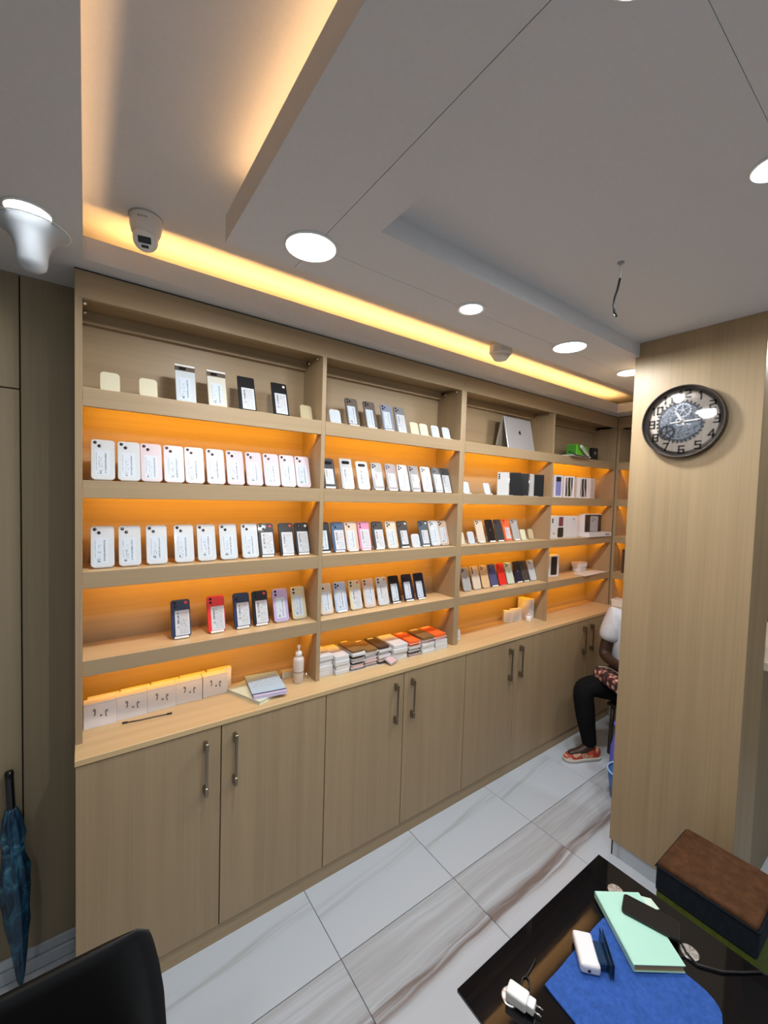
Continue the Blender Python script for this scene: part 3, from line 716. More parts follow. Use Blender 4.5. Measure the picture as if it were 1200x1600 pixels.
# notebooks
def paper_lines(name, c, ink, sx=26.0):
    m, nt, b = new_mat(name); n = NT(nt)
    x, y, z = n.sep(n.coords('Generated'))
    cv = n.node('ShaderNodeCombineXYZ'); n.link(n.math('MULTIPLY', x, sx), cv.inputs[0]); n.link(n.math('MULTIPLY', y, 14.0), cv.inputs[1])
    f = n.math('GREATER_THAN', n.noise(cv.outputs[0], 1.0, 2.0, 0.6), 0.56)
    rng_ = n.math('MULTIPLY', n.math('GREATER_THAN', y, 0.28), n.math('LESS_THAN', y, 0.85))
    n.link(n.mix(n.math('MULTIPLY', n.math('MULTIPLY', f, rng_), 0.3), c, ink), b.inputs['Base Color']); b.inputs['Roughness'].default_value = 0.6
    return m
M['nb_blue'] = paper_lines('notebook_blue_cover', (0.42, 0.58, 0.70), (0.10, 0.16, 0.30))
M['nb_green'] = plain('notebook_green_cover', (0.62, 0.68, 0.50), 0.6); M['nb_lilac'] = plain('notebook_lilac', (0.52, 0.48, 0.66), 0.6); M['pages'] = plain('pages', (0.74, 0.72, 0.66), 0.7)
M['navy_band'] = plain('navy_band', (0.03, 0.05, 0.14), 0.5)
t = tag(empty('notebook', (0.640, 0.054, ZC), rad(24)), 'pale green notebook lying under the blue one on the worktop', 'notebook', 'notebooks on the worktop')
G().box(-0.072, 0.072, -0.100, 0.100, 0.001, 0.013).obj('pages', 'pages', t)
G().bbox(-0.075, 0.075, -0.104, 0.104, 0.013, 0.015, 0.0005).obj('cover', 'nb_green', t)
G().bbox(-0.075, 0.075, -0.104, 0.104, 0.0, 0.001, 0.0003).obj('back_cover', 'nb_green', t)
t = tag(empty('notebook', (0.682, 0.052, ZC+0.0152), rad(-8)), 'light blue notebook with navy band lying on the green one', 'notebook', 'notebooks on the worktop')
G().box(-0.070, 0.070, -0.105, 0.105, 0.001, 0.012).obj('pages', 'nb_lilac', t)
G().bbox(-0.072, 0.072, -0.082, 0.107, 0.012, 0.0142, 0.0005).obj('cover', 'nb_blue', t)
G().bbox(-0.072, 0.072, -0.089, -0.0825, 0.012, 0.0142, 0.0004).obj('band', 'navy_band', t)
G().bbox(-0.072, 0.072, -0.107, 0.107, 0.0, 0.001, 0.0003).obj('back_cover', 'nb_lilac', t)

# pump bottle and small carton
M['bottle'] = plain('bottle_plastic', (0.74, 0.66, 0.60), 0.3, alpha=0.93)
t = tag(empty('pump_bottle', (0.836, 0.046, ZC)), 'white pump bottle standing on the worktop by the first divider', 'bottle')
G().lathe([(0.0, 0.0), (0.023, 0.0), (0.0255, 0.003), (0.0255, 0.105), (0.024, 0.114), (0.015, 0.121), (0.0135, 0.124)], n=32).obj('body', 'bottle', t)
G().lathe([(0.0258, 0.050), (0.0262, 0.0505), (0.0262, 0.0535), (0.0258, 0.054)], n=32).obj('label_band', pc('label_brown', (0.25, 0.16, 0.14)), t)
G().lathe([(0.0155, 0.121), (0.0155, 0.141), (0.009, 0.147), (0.0045, 0.149), (0.0045, 0.163)], n=24).obj('collar', 'white', t)
G().lathe([(0.0045, 0.160), (0.0085, 0.161), (0.0085, 0.170), (0.006, 0.174), (0.0, 0.174)], n=20).obj('pump_head', 'white', t)
G().tube([(0, 0, 0.167), (-0.006, -0.012, 0.167), (-0.008, -0.022, 0.164)], 0.0032, 8).obj('nozzle', 'white', t)
t = tag(empty('small_carton', (0.825, 0.122, ZC), rad(-6)), 'small pale green carton lying behind the pump bottle', 'box')
G().bbox(-0.040, 0.040, -0.018, 0.018, 0, 0.030, 0.002).obj('carton', plain('carton_green', (0.64, 0.66, 0.52), 0.5), t)
G().box(-0.0402, -0.030, -0.0182, 0.0182, 0.004, 0.026).obj('end_label', 'pages', t)
t = tag(empty('screw_hook', (0.885, 0.06, ZC)), 'small chrome screw fitting at the foot of the first divider', 'fitting')
G().lathe([(0.0, 0.0), (0.007, 0.0), (0.007, 0.004), (0.003, 0.006), (0.003, 0.014), (0.007, 0.018), (0.007, 0.024), (0.0, 0.027)], n=14).obj('stud', 'chrome', t)
G().tube([(0, 0, 0.020), (-0.014, 0, 0.020)], 0.0035).obj('arm', 'chrome', t)

# ------------------------------------------------------------------ stacks of cases and boxes under the second bay
M['box_white'] = plain('box_white', (0.66, 0.67, 0.68), 0.45); M['box_brown'] = plain('case_brown', (0.22, 0.13, 0.055), 0.35); M['box_dark'] = plain('case_dark', (0.055, 0.040, 0.032), 0.35)
M['box_orange'] = plain('case_orange', (0.85, 0.14, 0.03), 0.4); M['box_pink'] = plain('case_pinkish', (0.62, 0.42, 0.42), 0.45); M['box_grey'] = plain('case_grey', (0.36, 0.33, 0.33), 0.45)
M['pack'] = plain('clear_pack', (0.80, 0.80, 0.80), 0.15, alpha=0.35)
CNM = {'box_white': 'white box', 'box_brown': 'brown phone case', 'box_dark': 'dark phone case', 'box_orange': 'orange phone case', 'box_pink': 'pinkish packaged case', 'box_grey': 'grey packaged case'}
CASE = {}
def flat_item(w, d, h, kind):
    key = (round(w, 4), round(d, 4), round(h, 4), kind)
    if key not in CASE:
        if kind == 'box_white':
            CASE[key] = (G().bbox(-w/2, w/2, 0, d, 0, h-0.0007, 0.0015).mesh('carton'), G().box(-w/2+0.004, w/2-0.004, 0.004, d-0.004, h-0.0007, h-0.0002).mesh('lid'))
        else:
            pts = [(x, z+d/2) for x, z in rrect(w-0.006, d-0.006, 0.010, 5, -(d-0.006)/2)]
            CASE[key] = (G().prism(pts, lambda a, b, q: (a, b, q), 0.0012, h-0.0012).mesh('case'),
                         G().box(-w/2, w/2, 0, d, 0.0, 0.0010).box(-w/2+0.02, w/2-0.02, d-0.025, d-0.012, h-0.0012, h-0.0006).mesh('backing'))
    return CASE[key]
cols = [('first', .972, .030, .078, .155, ['box_white']*4, .0255),
        ('second', 1.054, .010, .078, .165, ['box_white']*4, .0225),
        ('third', 1.140, .000, .076, .160, ['box_grey', 'box_pink', 'box_dark', 'box_grey', 'box_dark', 'box_white', 'box_brown'], .0148),
        ('fourth', 1.222, .004, .076, .160, ['box_grey', 'box_pink', 'box_pink', 'box_grey', 'box_white', 'box_brown'], .0150),
        ('fifth', 1.306, .002, .076, .160, ['box_dark', 'box_pink', 'box_white', 'box_grey', 'box_white', 'box_dark'], .0150),
        ('sixth', 1.402, -.008, .092, .170, ['box_white']*4, .0215),
        ('seventh', 1.504, -.010, .078, .165, ['box_pink', 'box_dark', 'box_grey', 'box_white', 'box_orange', 'box_orange'], .0145),
        ('eighth', 1.600, -.012, .092, .160, ['box_white', 'box_white', 'box_white', 'box_pink', 'box_brown'], .0185),
        ('ninth', 1.700, -.008, .092, .160, ['box_white', 'box_white', 'box_white', 'box_pink', 'box_orange'], .0180)]
LV = ['bottom', 'second from bottom', 'third from bottom', 'fourth from bottom', 'fifth from bottom', 'sixth from bottom', 'seventh from bottom']
for nm, x, y, w, d, its, h in cols:
    z = ZC
    for k, it in enumerate(its):
        lv = 'top' if k == len(its)-1 else LV[k]
        t = tag(empty('phone_case' if it != 'box_white' else 'case_box', (x+random.uniform(-.003, .003), y+random.uniform(-.004, .004), z), rad(random.uniform(-2.0, 2.0))),
                f'{CNM[it]}, {lv} of the {nm} stack on the worktop', 'phone case' if it != 'box_white' else 'box', 'stacked cases and boxes on the worktop')
        a, b_ = flat_item(w, d, h, it)
        link('carton' if it == 'box_white' else 'case', a, it, t); link('lid' if it == 'box_white' else 'backing', b_, 'box_white', t)
        z += h
t = tag(empty('packaged_case', (1.338, -0.024, ZC+0.012), rad(20)), 'packaged pinkish case slipping off the front of the fifth stack', 'phone case')
t.rotation_euler = (rad(24), rad(-8), rad(14))
G().bbox(-0.030, 0.030, -0.012, 0.04, -0.003, 0.004, 0.002).obj('case', 'box_grey', t)
G().box(-0.022, 0.022, -0.006, 0.034, 0.004, 0.0045).obj('card', 'box_pink', t)

# ------------------------------------------------------------------ third bay: laptop and worktop cartons
M['alu'] = plain('aluminium', (0.56, 0.56, 0.58), 0.35, 0.55)
M['alu_edge'] = plain('aluminium_edge', (0.46, 0.42, 0.34), 0.4, 0.4)
t = tag(empty('laptop', (2.435, 0.04, S[1][1])), 'silver laptop standing open like a tent on the top shelf', 'laptop')
t.rotation_euler = (0, 0, rad(1))
lidm = G().bbox(-0.150, 0.150, -0.0035, 0.0035, 0.0, 0.222, 0.003, 2).obj('lid', 'alu', t); lidm.rotation_euler = (rad(-12), 0, 0); lidm.location = (0, 0.0, 0.003)
bs = G().bbox(-0.150, 0.150, -0.006, 0.006, 0.0, 0.222, 0.003, 2).obj('base', 'alu_edge', t); bs.rotation_euler = (rad(13), 0, 0); bs.location = (0, 0.104, 0.003)
G().tube([(-0.13, 0.050, 0.219), (0.13, 0.050, 0.219)], 0.006).obj('hinge', 'black', t)
lg = link('logo', logo_mesh(0.021, 'laptop_logo'), 'black', lidm, (0.002, -0.0035, 0.118))

def carton(name, loc, w, d, h, lab, grp, rz=0.0, m='carton', art=None, cat='box'):
    t = tag(empty(name, loc, rz), lab, cat, grp)
    G().bbox(-w/2, w/2, 0, d, 0, h, 0.0012).obj('carton', m, t)
    if art: art(t, w, d, h)
    return t
def text_art(t, w, d, h):
    g = G()
    for k in range(7):
        z = h*(0.15+0.105*k); ww = w*0.72*(0.6+0.4*random.random()); g.box(-w*0.36, -w*0.36+ww, -0.0006, 0.0001, z, z+h*0.03)
    g.obj('small_print', pc('print_pale', (0.52, 0.49, 0.50)), t)
carton('white_carton', (2.478, 0.122, ZC), 0.062, 0.030, 0.082, 'small white carton first of the two low ones under the third bay', 'small cartons under the third bay', rad(-30), art=text_art)
carton('white_carton', (2.566, 0.112, ZC), 0.085, 0.034, 0.085, 'small white carton second of the two low ones under the third bay', 'small cartons under the third bay', rad(-14), art=text_art)
carton('white_carton', (2.690, 0.078, ZC), 0.060, 0.098, 0.150, 'tall white carton with printed side beside the third divider', 'small cartons under the third bay', rad(4), art=text_art)
t = tag(empty('white_jar', (2.645, 0.070, ZC)), 'little white jar in front of the tall carton', 'jar')
G().lathe([(0.0, 0.0), (0.019, 0.0), (0.021, 0.003), (0.021, 0.038), (0.019, 0.040)], n=24).obj('body', 'white', t)
G().lathe([(0.015, 0.040), (0.015, 0.048), (0.012, 0.052), (0.0, 0.053)], n=24).obj('lid', pc('jar_lid', (0.62, 0.50, 0.48)), t)
for k, (x, y, a, h) in enumerate([(1.888, 0.055, 20, 0.062), (1.905, 0.078, 32, 0.058), (1.918, 0.100, 40, 0.056)]):
    t = tag(empty('white_card', (x, y, ZC+0.001), rad(a-60), rad(-12)), f'white card leaning at the foot of the second divider, {["nearest", "middle", "rearmost"][k]} of three', 'card', 'white cards by the second divider')
    G().bbox(-0.024, 0.024, -0.002, 0.002, 0.0, h, 0.001).obj('card', 'box_white', t); G().box(-0.016, 0.016, -0.0026, -0.002, 0.02, 0.024).obj('printed_line', 'print_grey', t)

# ------------------------------------------------------------------ fourth bay
M['green'] = plain('green_card', (0.16, 0.52, 0.030), 0.45); M['green_dk'] = plain('green_dark', (0.05, 0.24, 0.015), 0.5)
t = tag(empty('green_box', (3.19, 0.03, S[1][1]+0.0125), rad(10)), 'bright green box on the top shelf of the fourth bay', 'box')
G().bbox(-0.125, 0.125, 0.0, 0.075, 0, 0.088, 0.002).obj('carton', 'green', t)
G().box(-0.1265, -0.125, 0.004, 0.071, 0.004, 0.084).obj('end_panel', 'green_dk', t)
G().box(-0.06, 0.06, -0.0008, 0.0, 0.010, 0.014).obj('printed_line', 'box_white', t)
t = tag(empty('white_adapter', (3.185, 0.010, S[1][1]+0.056)), 'white charger strip leaning diagonally across the green box', 'charger')
t.rotation_euler = (rad(-4), rad(22), rad(8))
G().bbox(-0.085, 0.085, -0.010, 0.006, -0.012, 0.012, 0.004, 2).obj('body', plain('adapter_white', (0.74, 0.78, 0.72), 0.4), t)
g = G()
for k in range(4): g.box(-0.06+k*0.03, -0.045+k*0.03, -0.0106, -0.010, -0.005, 0.005)
g.obj('slots', 'print_grey', t)
t = tag(empty('paper_pouch', (3.08, -0.022, S[1][1]+0.0005), rad(4)), 'white pouch with black cable under the green box', 'pouch')
G().bbox(-0.13, 0.13, -0.018, 0.09, 0.001, 0.0115, 0.004, 2).obj('pouch', 'box_white', t)
G().tube([(-0.16, 0.02, 0.030), (-0.145, -0.012, 0.016), (-0.12, -0.022, 0.004), (-0.06, -0.022, 0.006), (0.0, -0.021, 0.004), (0.08, -0.022, 0.005)], 0.004).obj('cable', 'black', t)
t = carton('black_box', (3.425, 0.05, S[1][1]), 0.075, 0.03, 0.105, 'small black box beside the green box on the top shelf', None, rad(-4), 'black')
G().lathe([(0.0, -0.001), (0.013, -0.001), (0.013, 0.0)], (0, 0, 0.062), 16, 'y').obj('lens_print', pc('ring_grey', (0.25, 0.25, 0.26)), t)

def pic(mat, fx0, fx1, fz0, fz1, r=0.004):
    def f(t, w, d, h):
        pts = [((fx0+fx1)/2*w-w/2+a, b) for a, b in rrect((fx1-fx0)*w, (fz1-fz0)*h, r, 4, fz0*h)]
        G().prism(pts, lambda a, b, q: (a, q, b), -0.0008, 0.0001).obj('printed_phone', mat, t)
    return f
def swirl_mat():
    m, nt, b = new_mat('swirl_print'); n = NT(nt)
    v = n.coords('Object', (30, 1, 13))
    w = n.node('ShaderNodeTexWave'); n.link(v, w.inputs[0]); w.inputs['Scale'].default_value = 0.35; w.inputs['Distortion'].default_value = 9.0; w.inputs['Detail'].default_value = 1.0
    n.link(n.ramp(w.outputs['Fac'], [(0.35, (0.03, 0.025, 0.022)), (0.6, (0.10, 0.08, 0.06)), (0.85, (0.55, 0.48, 0.42))]), b.inputs['Base Color'])
    b.inputs['Roughness'].default_value = 0.35
    return m
M['swirl'] = swirl_mat()
M['lilac_print'] = plain('lilac_print', (0.23, 0.24, 0.55), 0.35); M['grad'] = plain('maroon_print', (0.20, 0.05, 0.07), 0.4); M['dark_print'] = plain('dark_print', (0.022, 0.020, 0.020), 0.35)
z = S[2][1]
t = carton('phone_carton', (2.905, 0.045, z), 0.092, 0.028, 0.166, 'white phone carton with lilac phone picture', 'phone cartons on the fourth bay', rad(-8), art=pic(M['lilac_print'], .2, .82, .07, .93))
G().prism(rrect(0.050, 0.034, 0.006, 4, 0.118), lambda a, b, q: (a, q, b), -0.0016, -0.0008).obj('printed_camera', 'dark_print', t)
carton('phone_carton', (3.075, 0.060, z), 0.096, 0.032, 0.166, 'white phone carton with dark swirl picture, standing alone', 'phone cartons on the fourth bay', rad(-24), art=pic(M['swirl'], .2, .82, .06, .94))
carton('phone_carton', (3.255, 0.050, z), 0.110, 0.032, 0.163, 'white phone carton with swirl picture next to plain pinkish carton', 'phone cartons on the fourth bay', rad(-18), art=pic(M['swirl'], .32, .85, .06, .94))
carton('phone_carton', (3.375, 0.030, z), 0.100, 0.032, 0.162, 'plain pinkish white phone carton, last on the second shelf', 'phone cartons on the fourth bay', rad(8), m=plain('carton_pink', (0.76, 0.64, 0.62), 0.45), art=text_art)
z = S[3][1]
t = carton('phone_carton', (2.965, 0.060, z), 0.215, 0.09, 0.086, 'wide white carton with dark photo, under the maroon one', 'cartons on the third shelf', 0, art=pic(M['dark_print'], .42, .78, .06, .94, .012))
G().box(-0.075, -0.06, -0.0008, 0.0, 0.030, 0.044).obj('printed_mark', pc('gold_mark', (0.45, 0.30, 0.08)), t)
t = carton('phone_carton', (2.955, 0.060, z+0.0865), 0.225, 0.09, 0.083, 'wide white carton with maroon picture on top of another', 'cartons on the third shelf', 0, art=pic(M['grad'], .52, .78, .05, .9, .008))
G().box(-0.085, -0.070, -0.0008, 0.0, 0.030, 0.065).obj('printed_mark', 'dark_print', t)
t = carton('phone_carton', (3.155, 0.060, z), 0.140, 0.05, 0.168, 'tall plain white carton in the middle of the third shelf', 'cartons on the third shelf', rad(-3))
G().tube([(0.0, -0.0004, 0.140), (0.012, -0.0004, 0.150), (0.022, -0.0004, 0.135)], 0.002).obj('printed_swash', 'print_grey', t)
t = carton('flat_box', (3.455, -0.012, z+0.0002), 0.36, 0.15, 0.034, 'flat white box jutting past the shelf edge under a black carton', 'cartons on the third shelf', rad(0))
G().box(0.08, 0.15, -0.0008, 0.0, 0.012, 0.022).obj('printed_mark', 'print_grey', t)
t = carton('phone_carton', (3.400, 0.030, z+0.0347), 0.245, 0.05, 0.150, 'black carton with grey phone picture on the flat white box', 'cartons on the third shelf', rad(-4), m='carton')
G().prism(rrect(0.225, 0.140, 0.004, 3, 0.004), lambda a, b, q: (a+0.008, q, b), -0.0008, 0.0).obj('printed_panel', 'dark_print', t)
p = G().prism(rrect(0.110, 0.125, 0.012, 4, 0.008), lambda a, b, q: (a+0.020, q, b), -0.0016, -0.0008).obj('printed_phone', pc('photo_grey', (0.42, 0.42, 0.46)), t)
for a, b in ((0.0, 0.116), (0.0, 0.094), (0.030, 0.105)): link('printed_lens', LENS, 'lens', p, (a-0.005, -0.0012, b))
z = S[4][1]
carton('phone_carton', (2.985, 0.105, z), 0.125, 0.04, 0.170, 'white carton with dark phone window on the fourth shelf', None, rad(-10), art=pic(M['dark_print'], .30, .82, .08, .92, .008))
t = carton('small_carton', (3.445, 0.115, z), 0.130, 0.06, 0.040, 'small white carton at the bottom of a pair on the fourth shelf', 'pair of small cartons', rad(6))
t = carton('small_carton', (3.435, 0.110, z+0.0405), 0.130, 0.065, 0.036, 'small white carton on top of a pair on the fourth shelf', 'pair of small cartons', rad(0))
t = tag(empty('paper_sheet', (3.42, 0.055, z+0.0008), rad(4)), 'white paper sheet lying on the fourth shelf, overhanging its edge', 'paper')
G().prism([(-0.20, -0.062), (0.235, -0.066), (0.12, 0.05), (-0.16, 0.052)], lambda a, b, q: (a, b, q), 0.0, 0.0012).obj('sheet', 'box_white', t)
G().prism([(-0.16, -0.055), (0.20, -0.060), (0.10, 0.045), (-0.13, 0.046)], lambda a, b, q: (a+0.006, b+0.003, q), 0.0012, 0.0022).obj('second_sheet', 'pages', t)
t = tag(empty('white_box', (3.70, -0.075, ZC)), 'white box on the end worktop just above the seated person', 'box')
G().bbox(-0.04, 0.06, -0.045, 0.045, 0, 0.055, 0.003).obj('carton', 'white', t); G().box(-0.042, 0.062, -0.047, 0.047, 0.040, 0.058).obj('lid', 'white', t)
t = tag(empty('dark_tablet', (3.715, -0.13, S[4][1]), rad(90)), 'dark tall carton standing on the end wall shelf', 'box')
G().bbox(-0.05, 0.05, -0.02, 0.02, 0, 0.20, 0.003).obj('carton', 'box_dark', t); G().box(-0.04, 0.04, -0.0212, -0.020, 0.02, 0.18).obj('printed_panel', 'dark_print', t)

# ------------------------------------------------------------------ wall clock
CX = PX
ck = tag(empty('wall_clock', (CX, -0.985, 2.146), rad(-90)), 'round bronze wall clock with gears on the pillar', 'clock')
M['bronze'] = plain('bronze', (0.055, 0.040, 0.033), 0.45, 0.2); M['ink'] = plain('dark_numeral', (0.016, 0.011, 0.009), 0.45)
def dial_mat():
    m, nt, b = new_mat('wood_grain_dial'); n = NT(nt)
    f = n.noise(n.coords('Object', (45, 1, 2.0)), 1.0, 4.0, 0.6)
    n.link(n.ramp(f, [(0.3, (0.36, 0.30, 0.25)), (0.7, (0.50, 0.44, 0.38))]), b.inputs['Base Color']); b.inputs['Roughness'].default_value = 0.45
    return m
RC = 0.158
G().lathe([(RC, 0.0), (RC, -0.034), (RC-0.002, -0.036), (RC-0.005, -0.035), (RC-0.005, -0.020), (RC-0.005, 0.0)], n=64, axis='y').obj('rim', 'bronze', ck)
G().lathe([(RC-0.005, -0.002), (RC-0.005, -0.012), (0.0, -0.012)], n=64, axis='y', smooth=False).obj('dial', dial_mat(), ck)
SEG = {'0': [((0, 0), (1, 0), (1, 2), (0, 2), (0, 0))], '1': [((.3, 1.7), (.6, 2), (.6, 0))], '2': [((0, 2), (1, 2), (1, 1.1), (0, .9), (0, 0), (1, 0))], '3': [((0, 2), (1, 2), (1, 0), (0, 0)), ((.25, 1), (1, 1))],
       '4': [((.85, 0), (.85, 2), (0, .6), (1.15, .6))], '5': [((1, 2), (0, 2), (0, 1.1), (1, 1.1), (1, 0), (0, 0))], '6': [((1, 2), (0, 2), (0, 0), (1, 0), (1, 1), (0, 1))], '7': [((0, 2), (1, 2), (.3, 0))],
       '8': [((0, 0), (1, 0), (1, 2), (0, 2), (0, 0)), ((0, 1), (1, 1))], '9': [((0, 0), (1, 0), (1, 2), (0, 2), (0, 1), (1, 1))]}
def stroke(g, p, q, w, y0, y1):
    p, q = Vector(p), Vector(q); d = (q-p).normalized(); nrm = Vector((-d.y, d.x))*w/2; p = p-d*w/2; q = q+d*w/2
    pts = [(p-nrm)[:], (q-nrm)[:], (q+nrm)[:], (p+nrm)[:]]
    g.prism(pts, lambda a, b, k: (a, k, b), y0, y1)
for hnum in range(1, 13):
    a = pi/2 - hnum*pi/6; cx, cz = 0.122*cos(a), 0.122*sin(a)
    sx, sz = 0.0185, 0.0155; tx = str(hnum); g = G(); wtot = len(tx)*sx+(len(tx)-1)*0.008
    for j, chh in enumerate(tx):
        ox = cx-wtot/2+j*(sx+0.008); oz = cz-sz
        for poly in SEG[chh]:
            for p, q in zip(poly, poly[1:]): stroke(g, (ox+p[0]*sx, oz+p[1]*sz), (ox+q[0]*sx, oz+q[1]*sz), 0.0058, -0.0145, -0.012)
    g.obj('numeral', 'ink', ck)
def gear(r, teeth, y0, y1, hole, m, c, spokes=5, nm='gear'):
    g = G(); out, inn = [], []
    n = teeth*4
    for i in range(n):
        a = 2*pi*i/n; rr_ = r if i % 4 in (0, 1) else r*0.88
        out.append((rr_*cos(a), rr_*sin(a))); inn.append((hole*cos(a), hole*sin(a)))
    vs = [(x, y0, z) for x, z in out]+[(x, y0, z) for x, z in inn]+[(x, y1, z) for x, z in out]+[(x, y1, z) for x, z in inn]
    fs = []
    for i in range(n):
        j = (i+1) % n
        fs += [(i, j, n+j, n+i), (2*n+i, 3*n+i, 3*n+j, 2*n+j), (i, 2*n+i, 2*n+j, j), (n+i, n+j, 3*n+j, 3*n+i)]
    g.add(vs, fs)
    for k in range(spokes):
        a = 2*pi*k/spokes+0.4; stroke(g, (hole*0.1*cos(a), hole*0.1*sin(a)), (hole*1.05*cos(a), hole*1.05*sin(a)), r*0.10, y0, y1)
    g.lathe([(r*0.16, y1+0.0), (r*0.16, y0-0.001), (0.0, y0-0.001)], n=12, axis='y', smooth=False)
    return g.obj(nm, m, ck, (c[0], 0, c[1]))
M['gear_blue'] = plain('gear_steel', (0.13, 0.155, 0.19), 0.38, 0.6); M['gear_dark'] = plain('gear_dark', (0.035, 0.037, 0.042), 0.42, 0.4); M['gear_pale'] = plain('gear_pale', (0.34, 0.37, 0.41), 0.38, 0.6)
def disc_mat():
    m, nt, b = new_mat('gear_disc'); n = NT(nt)
    f = n.noise(n.coords('Object', (1, 1, 1)), 130.0, 4.0, 0.6)
    n.link(n.ramp(f, [(0.35, (0.055, 0.07, 0.09)), (0.65, (0.28, 0.31, 0.36))]), b.inputs['Base Color']); b.inputs['Roughness'].default_value = 0.45; b.inputs['Metallic'].default_value = 0.3
    return m
G().lathe([(0.078, -0.012), (0.078, -0.0145), (0.0, -0.0145)], n=48, axis='y', smooth=False).obj('gear_plate', disc_mat(), ck)
gear(0.084, 34, -0.0150, -0.0135, 0.070, 'gear_dark', (-0.002, 0.002), 0, 'toothed_ring')
gear(0.030, 16, -0.0185, -0.0148, 0.021, 'gear_dark', (-0.045, -0.036)); gear(0.030, 16, -0.0185, -0.0148, 0.022, 'gear_pale', (0.008, 0.044)); gear(0.027, 14, -0.0185, -0.0148, 0.019, 'gear_blue', (0.042, -0.024), 4)
gear(0.040, 20, -0.0165, -0.0148, 0.030, 'gear_blue', (0.0, -0.006), 6); gear(0.018, 12, -0.0205, -0.0165, 0.011, 'gear_pale', (0.0, 0.0), 4)
for c in ck.children:
    if c.name.startswith(('gear', 'toothed')): c.scale = (1.13, 1, 1.13); c.location = (c.location[0]*1.13-0.008, c.location[1], c.location[2]*1.13)
def hand(ang, l, tail, w, y, nm):
    g = G(); d = Vector((cos(ang), sin(ang))); nr = Vector((-d.y, d.x))
    pts = [d*-tail-nr*w*.4, d*l*.8-nr*w*.5, d*l, d*l*.8+nr*w*.5, d*-tail+nr*w*.4]
    g.prism([p[:] for p in pts], lambda a, b, k: (a, k, b), y-0.001, y).obj(nm, 'handpaint', ck)
M['handpaint'] = plain('hand_silver', (0.66, 0.65, 0.62), 0.35, 0.3)
hand(rad(117), 0.050, 0.018, 0.009, -0.0225, 'hour_hand'); hand(rad(3), 0.072, 0.045, 0.007, -0.0245, 'minute_hand')
G().lathe([(0.006, -0.020), (0.006, -0.027), (0.0, -0.028)], n=16, axis='y').obj('centre_cap', 'handpaint', ck)
def cover_mat():
    m, nt, b = new_mat('clock_glass'); n = NT(nt)
    out = nt.nodes['Material Output']; tr = n.node('ShaderNodeBsdfTransparent'); gl = n.node('ShaderNodeBsdfGlossy'); gl.inputs['Roughness'].default_value = 0.04
    fr = n.node('ShaderNodeFresnel'); fr.inputs['IOR'].default_value = 1.32
    mx = n.node('ShaderNodeMixShader'); n.link(fr.outputs[0], mx.inputs[0]); n.link(tr.outputs[0], mx.inputs[1]); n.link(gl.outputs[0], mx.inputs[2]); n.link(mx.outputs[0], out.inputs['Surface'])
    return m
G().lathe([(RC-0.005, -0.033), (RC*0.7, -0.0335), (RC*0.35, -0.0338), (0.0, -0.0339)], n=48, axis='y').obj('glass', cover_mat(), ck)

# ------------------------------------------------------------------ glass table and what lies on it
TZ = 0.452
M['tglass'] = plain('black_glass', (0.004, 0.004, 0.005), 0.04, spec=0.6)
tb = tag(empty('glass_table', (1.225, -1.37, 0)), 'low black glass table with chrome leg discs', 'table')
TX0, TX1, TY0, TY1 = 0.8465-1.225, 1.603-1.225, -1.80+1.37, -0.990+1.37
G().bbox(TX0, TX1, TY0, TY1, TZ-0.010, TZ, 0.0012).obj('tabletop', 'tglass', tb)
G().bbox(TX0+0.06, TX1-0.06, TY0+0.06, TY1-0.06, 0.165, 0.173, 0.001).obj('lower_shelf', 'tglass', tb)
def disc_m():
    m, nt, b = new_mat('spun_chrome'); n = NT(nt)
    x, y, z = n.sep(n.coords('Object'))
    a = n.math('ARCTAN2', y, x); f = n.math('ABSOLUTE', n.math('SINE', n.math('MULTIPLY', a, 2.0)))
    n.link(n.ramp(f, [(0.0, (0.75, 0.75, 0.76)), (0.45, (0.42, 0.38, 0.33)), (1.0, (0.80, 0.80, 0.82))]), b.inputs['Base Color'])
    b.inputs['Metallic'].default_value = 0.8; b.inputs['Roughness'].default_value = 0.28
    return m
M['spun'] = disc_m()
for x, y in ((1.503, -1.098), (1.486, -1.318), (0.952, -1.085), (0.952, -1.69), (1.486, -1.69)):
    lg = G().lathe([(0.019, 0.0), (0.019, 0.012), (0.0165, 0.014), (0.0165, TZ-0.011)], n=20).obj('leg', 'chrome', tb, (x-1.225, y+1.37, 0))
    G().lathe([(0.024, TZ+0.0002), (0.024, TZ+0.0022), (0.022, TZ+0.003), (0.0, TZ+0.003)], n=28, smooth=False).obj('leg_disc', 'spun', lg)

def cloth_mat(name, c, sc=60.0, k=0.35, sheen=0.0):
    m, nt, b = new_mat(name); n = NT(nt)
    f = n.noise(n.coords('Object'), sc, 4.0, 0.65)
    n.link(n.ramp(f, [(0.3, tuple(q*(1-k) for q in c)), (0.7, c)]), b.inputs['Base Color']); b.inputs['Roughness'].default_value = 0.95
    b.inputs['Sheen Weight'].default_value = sheen; b.inputs['Specular IOR Level'].default_value = 0.15
    bp = n.node('ShaderNodeBump'); bp.inputs['Strength'].default_value = 0.5; bp.inputs['Distance'].default_value = 0.003; n.link(f, bp.inputs['Height']); n.link(bp.outputs[0], b.inputs['Normal'])
    return m
def poly_smooth(pts, k=3):
    for _ in range(k):
        out = []
        for i in range(len(pts)):
            a, b = pts[i], pts[(i+1) % len(pts)]
            out += [(a[0]*.75+b[0]*.25, a[1]*.75+b[1]*.25), (a[0]*.25+b[0]*.75, a[1]*.25+b[1]*.75)]
        pts = out
    return pts
t = tag(empty('towel', (1.22, -1.28, TZ)), 'blue microfibre towel spread on the black glass table', 'towel')
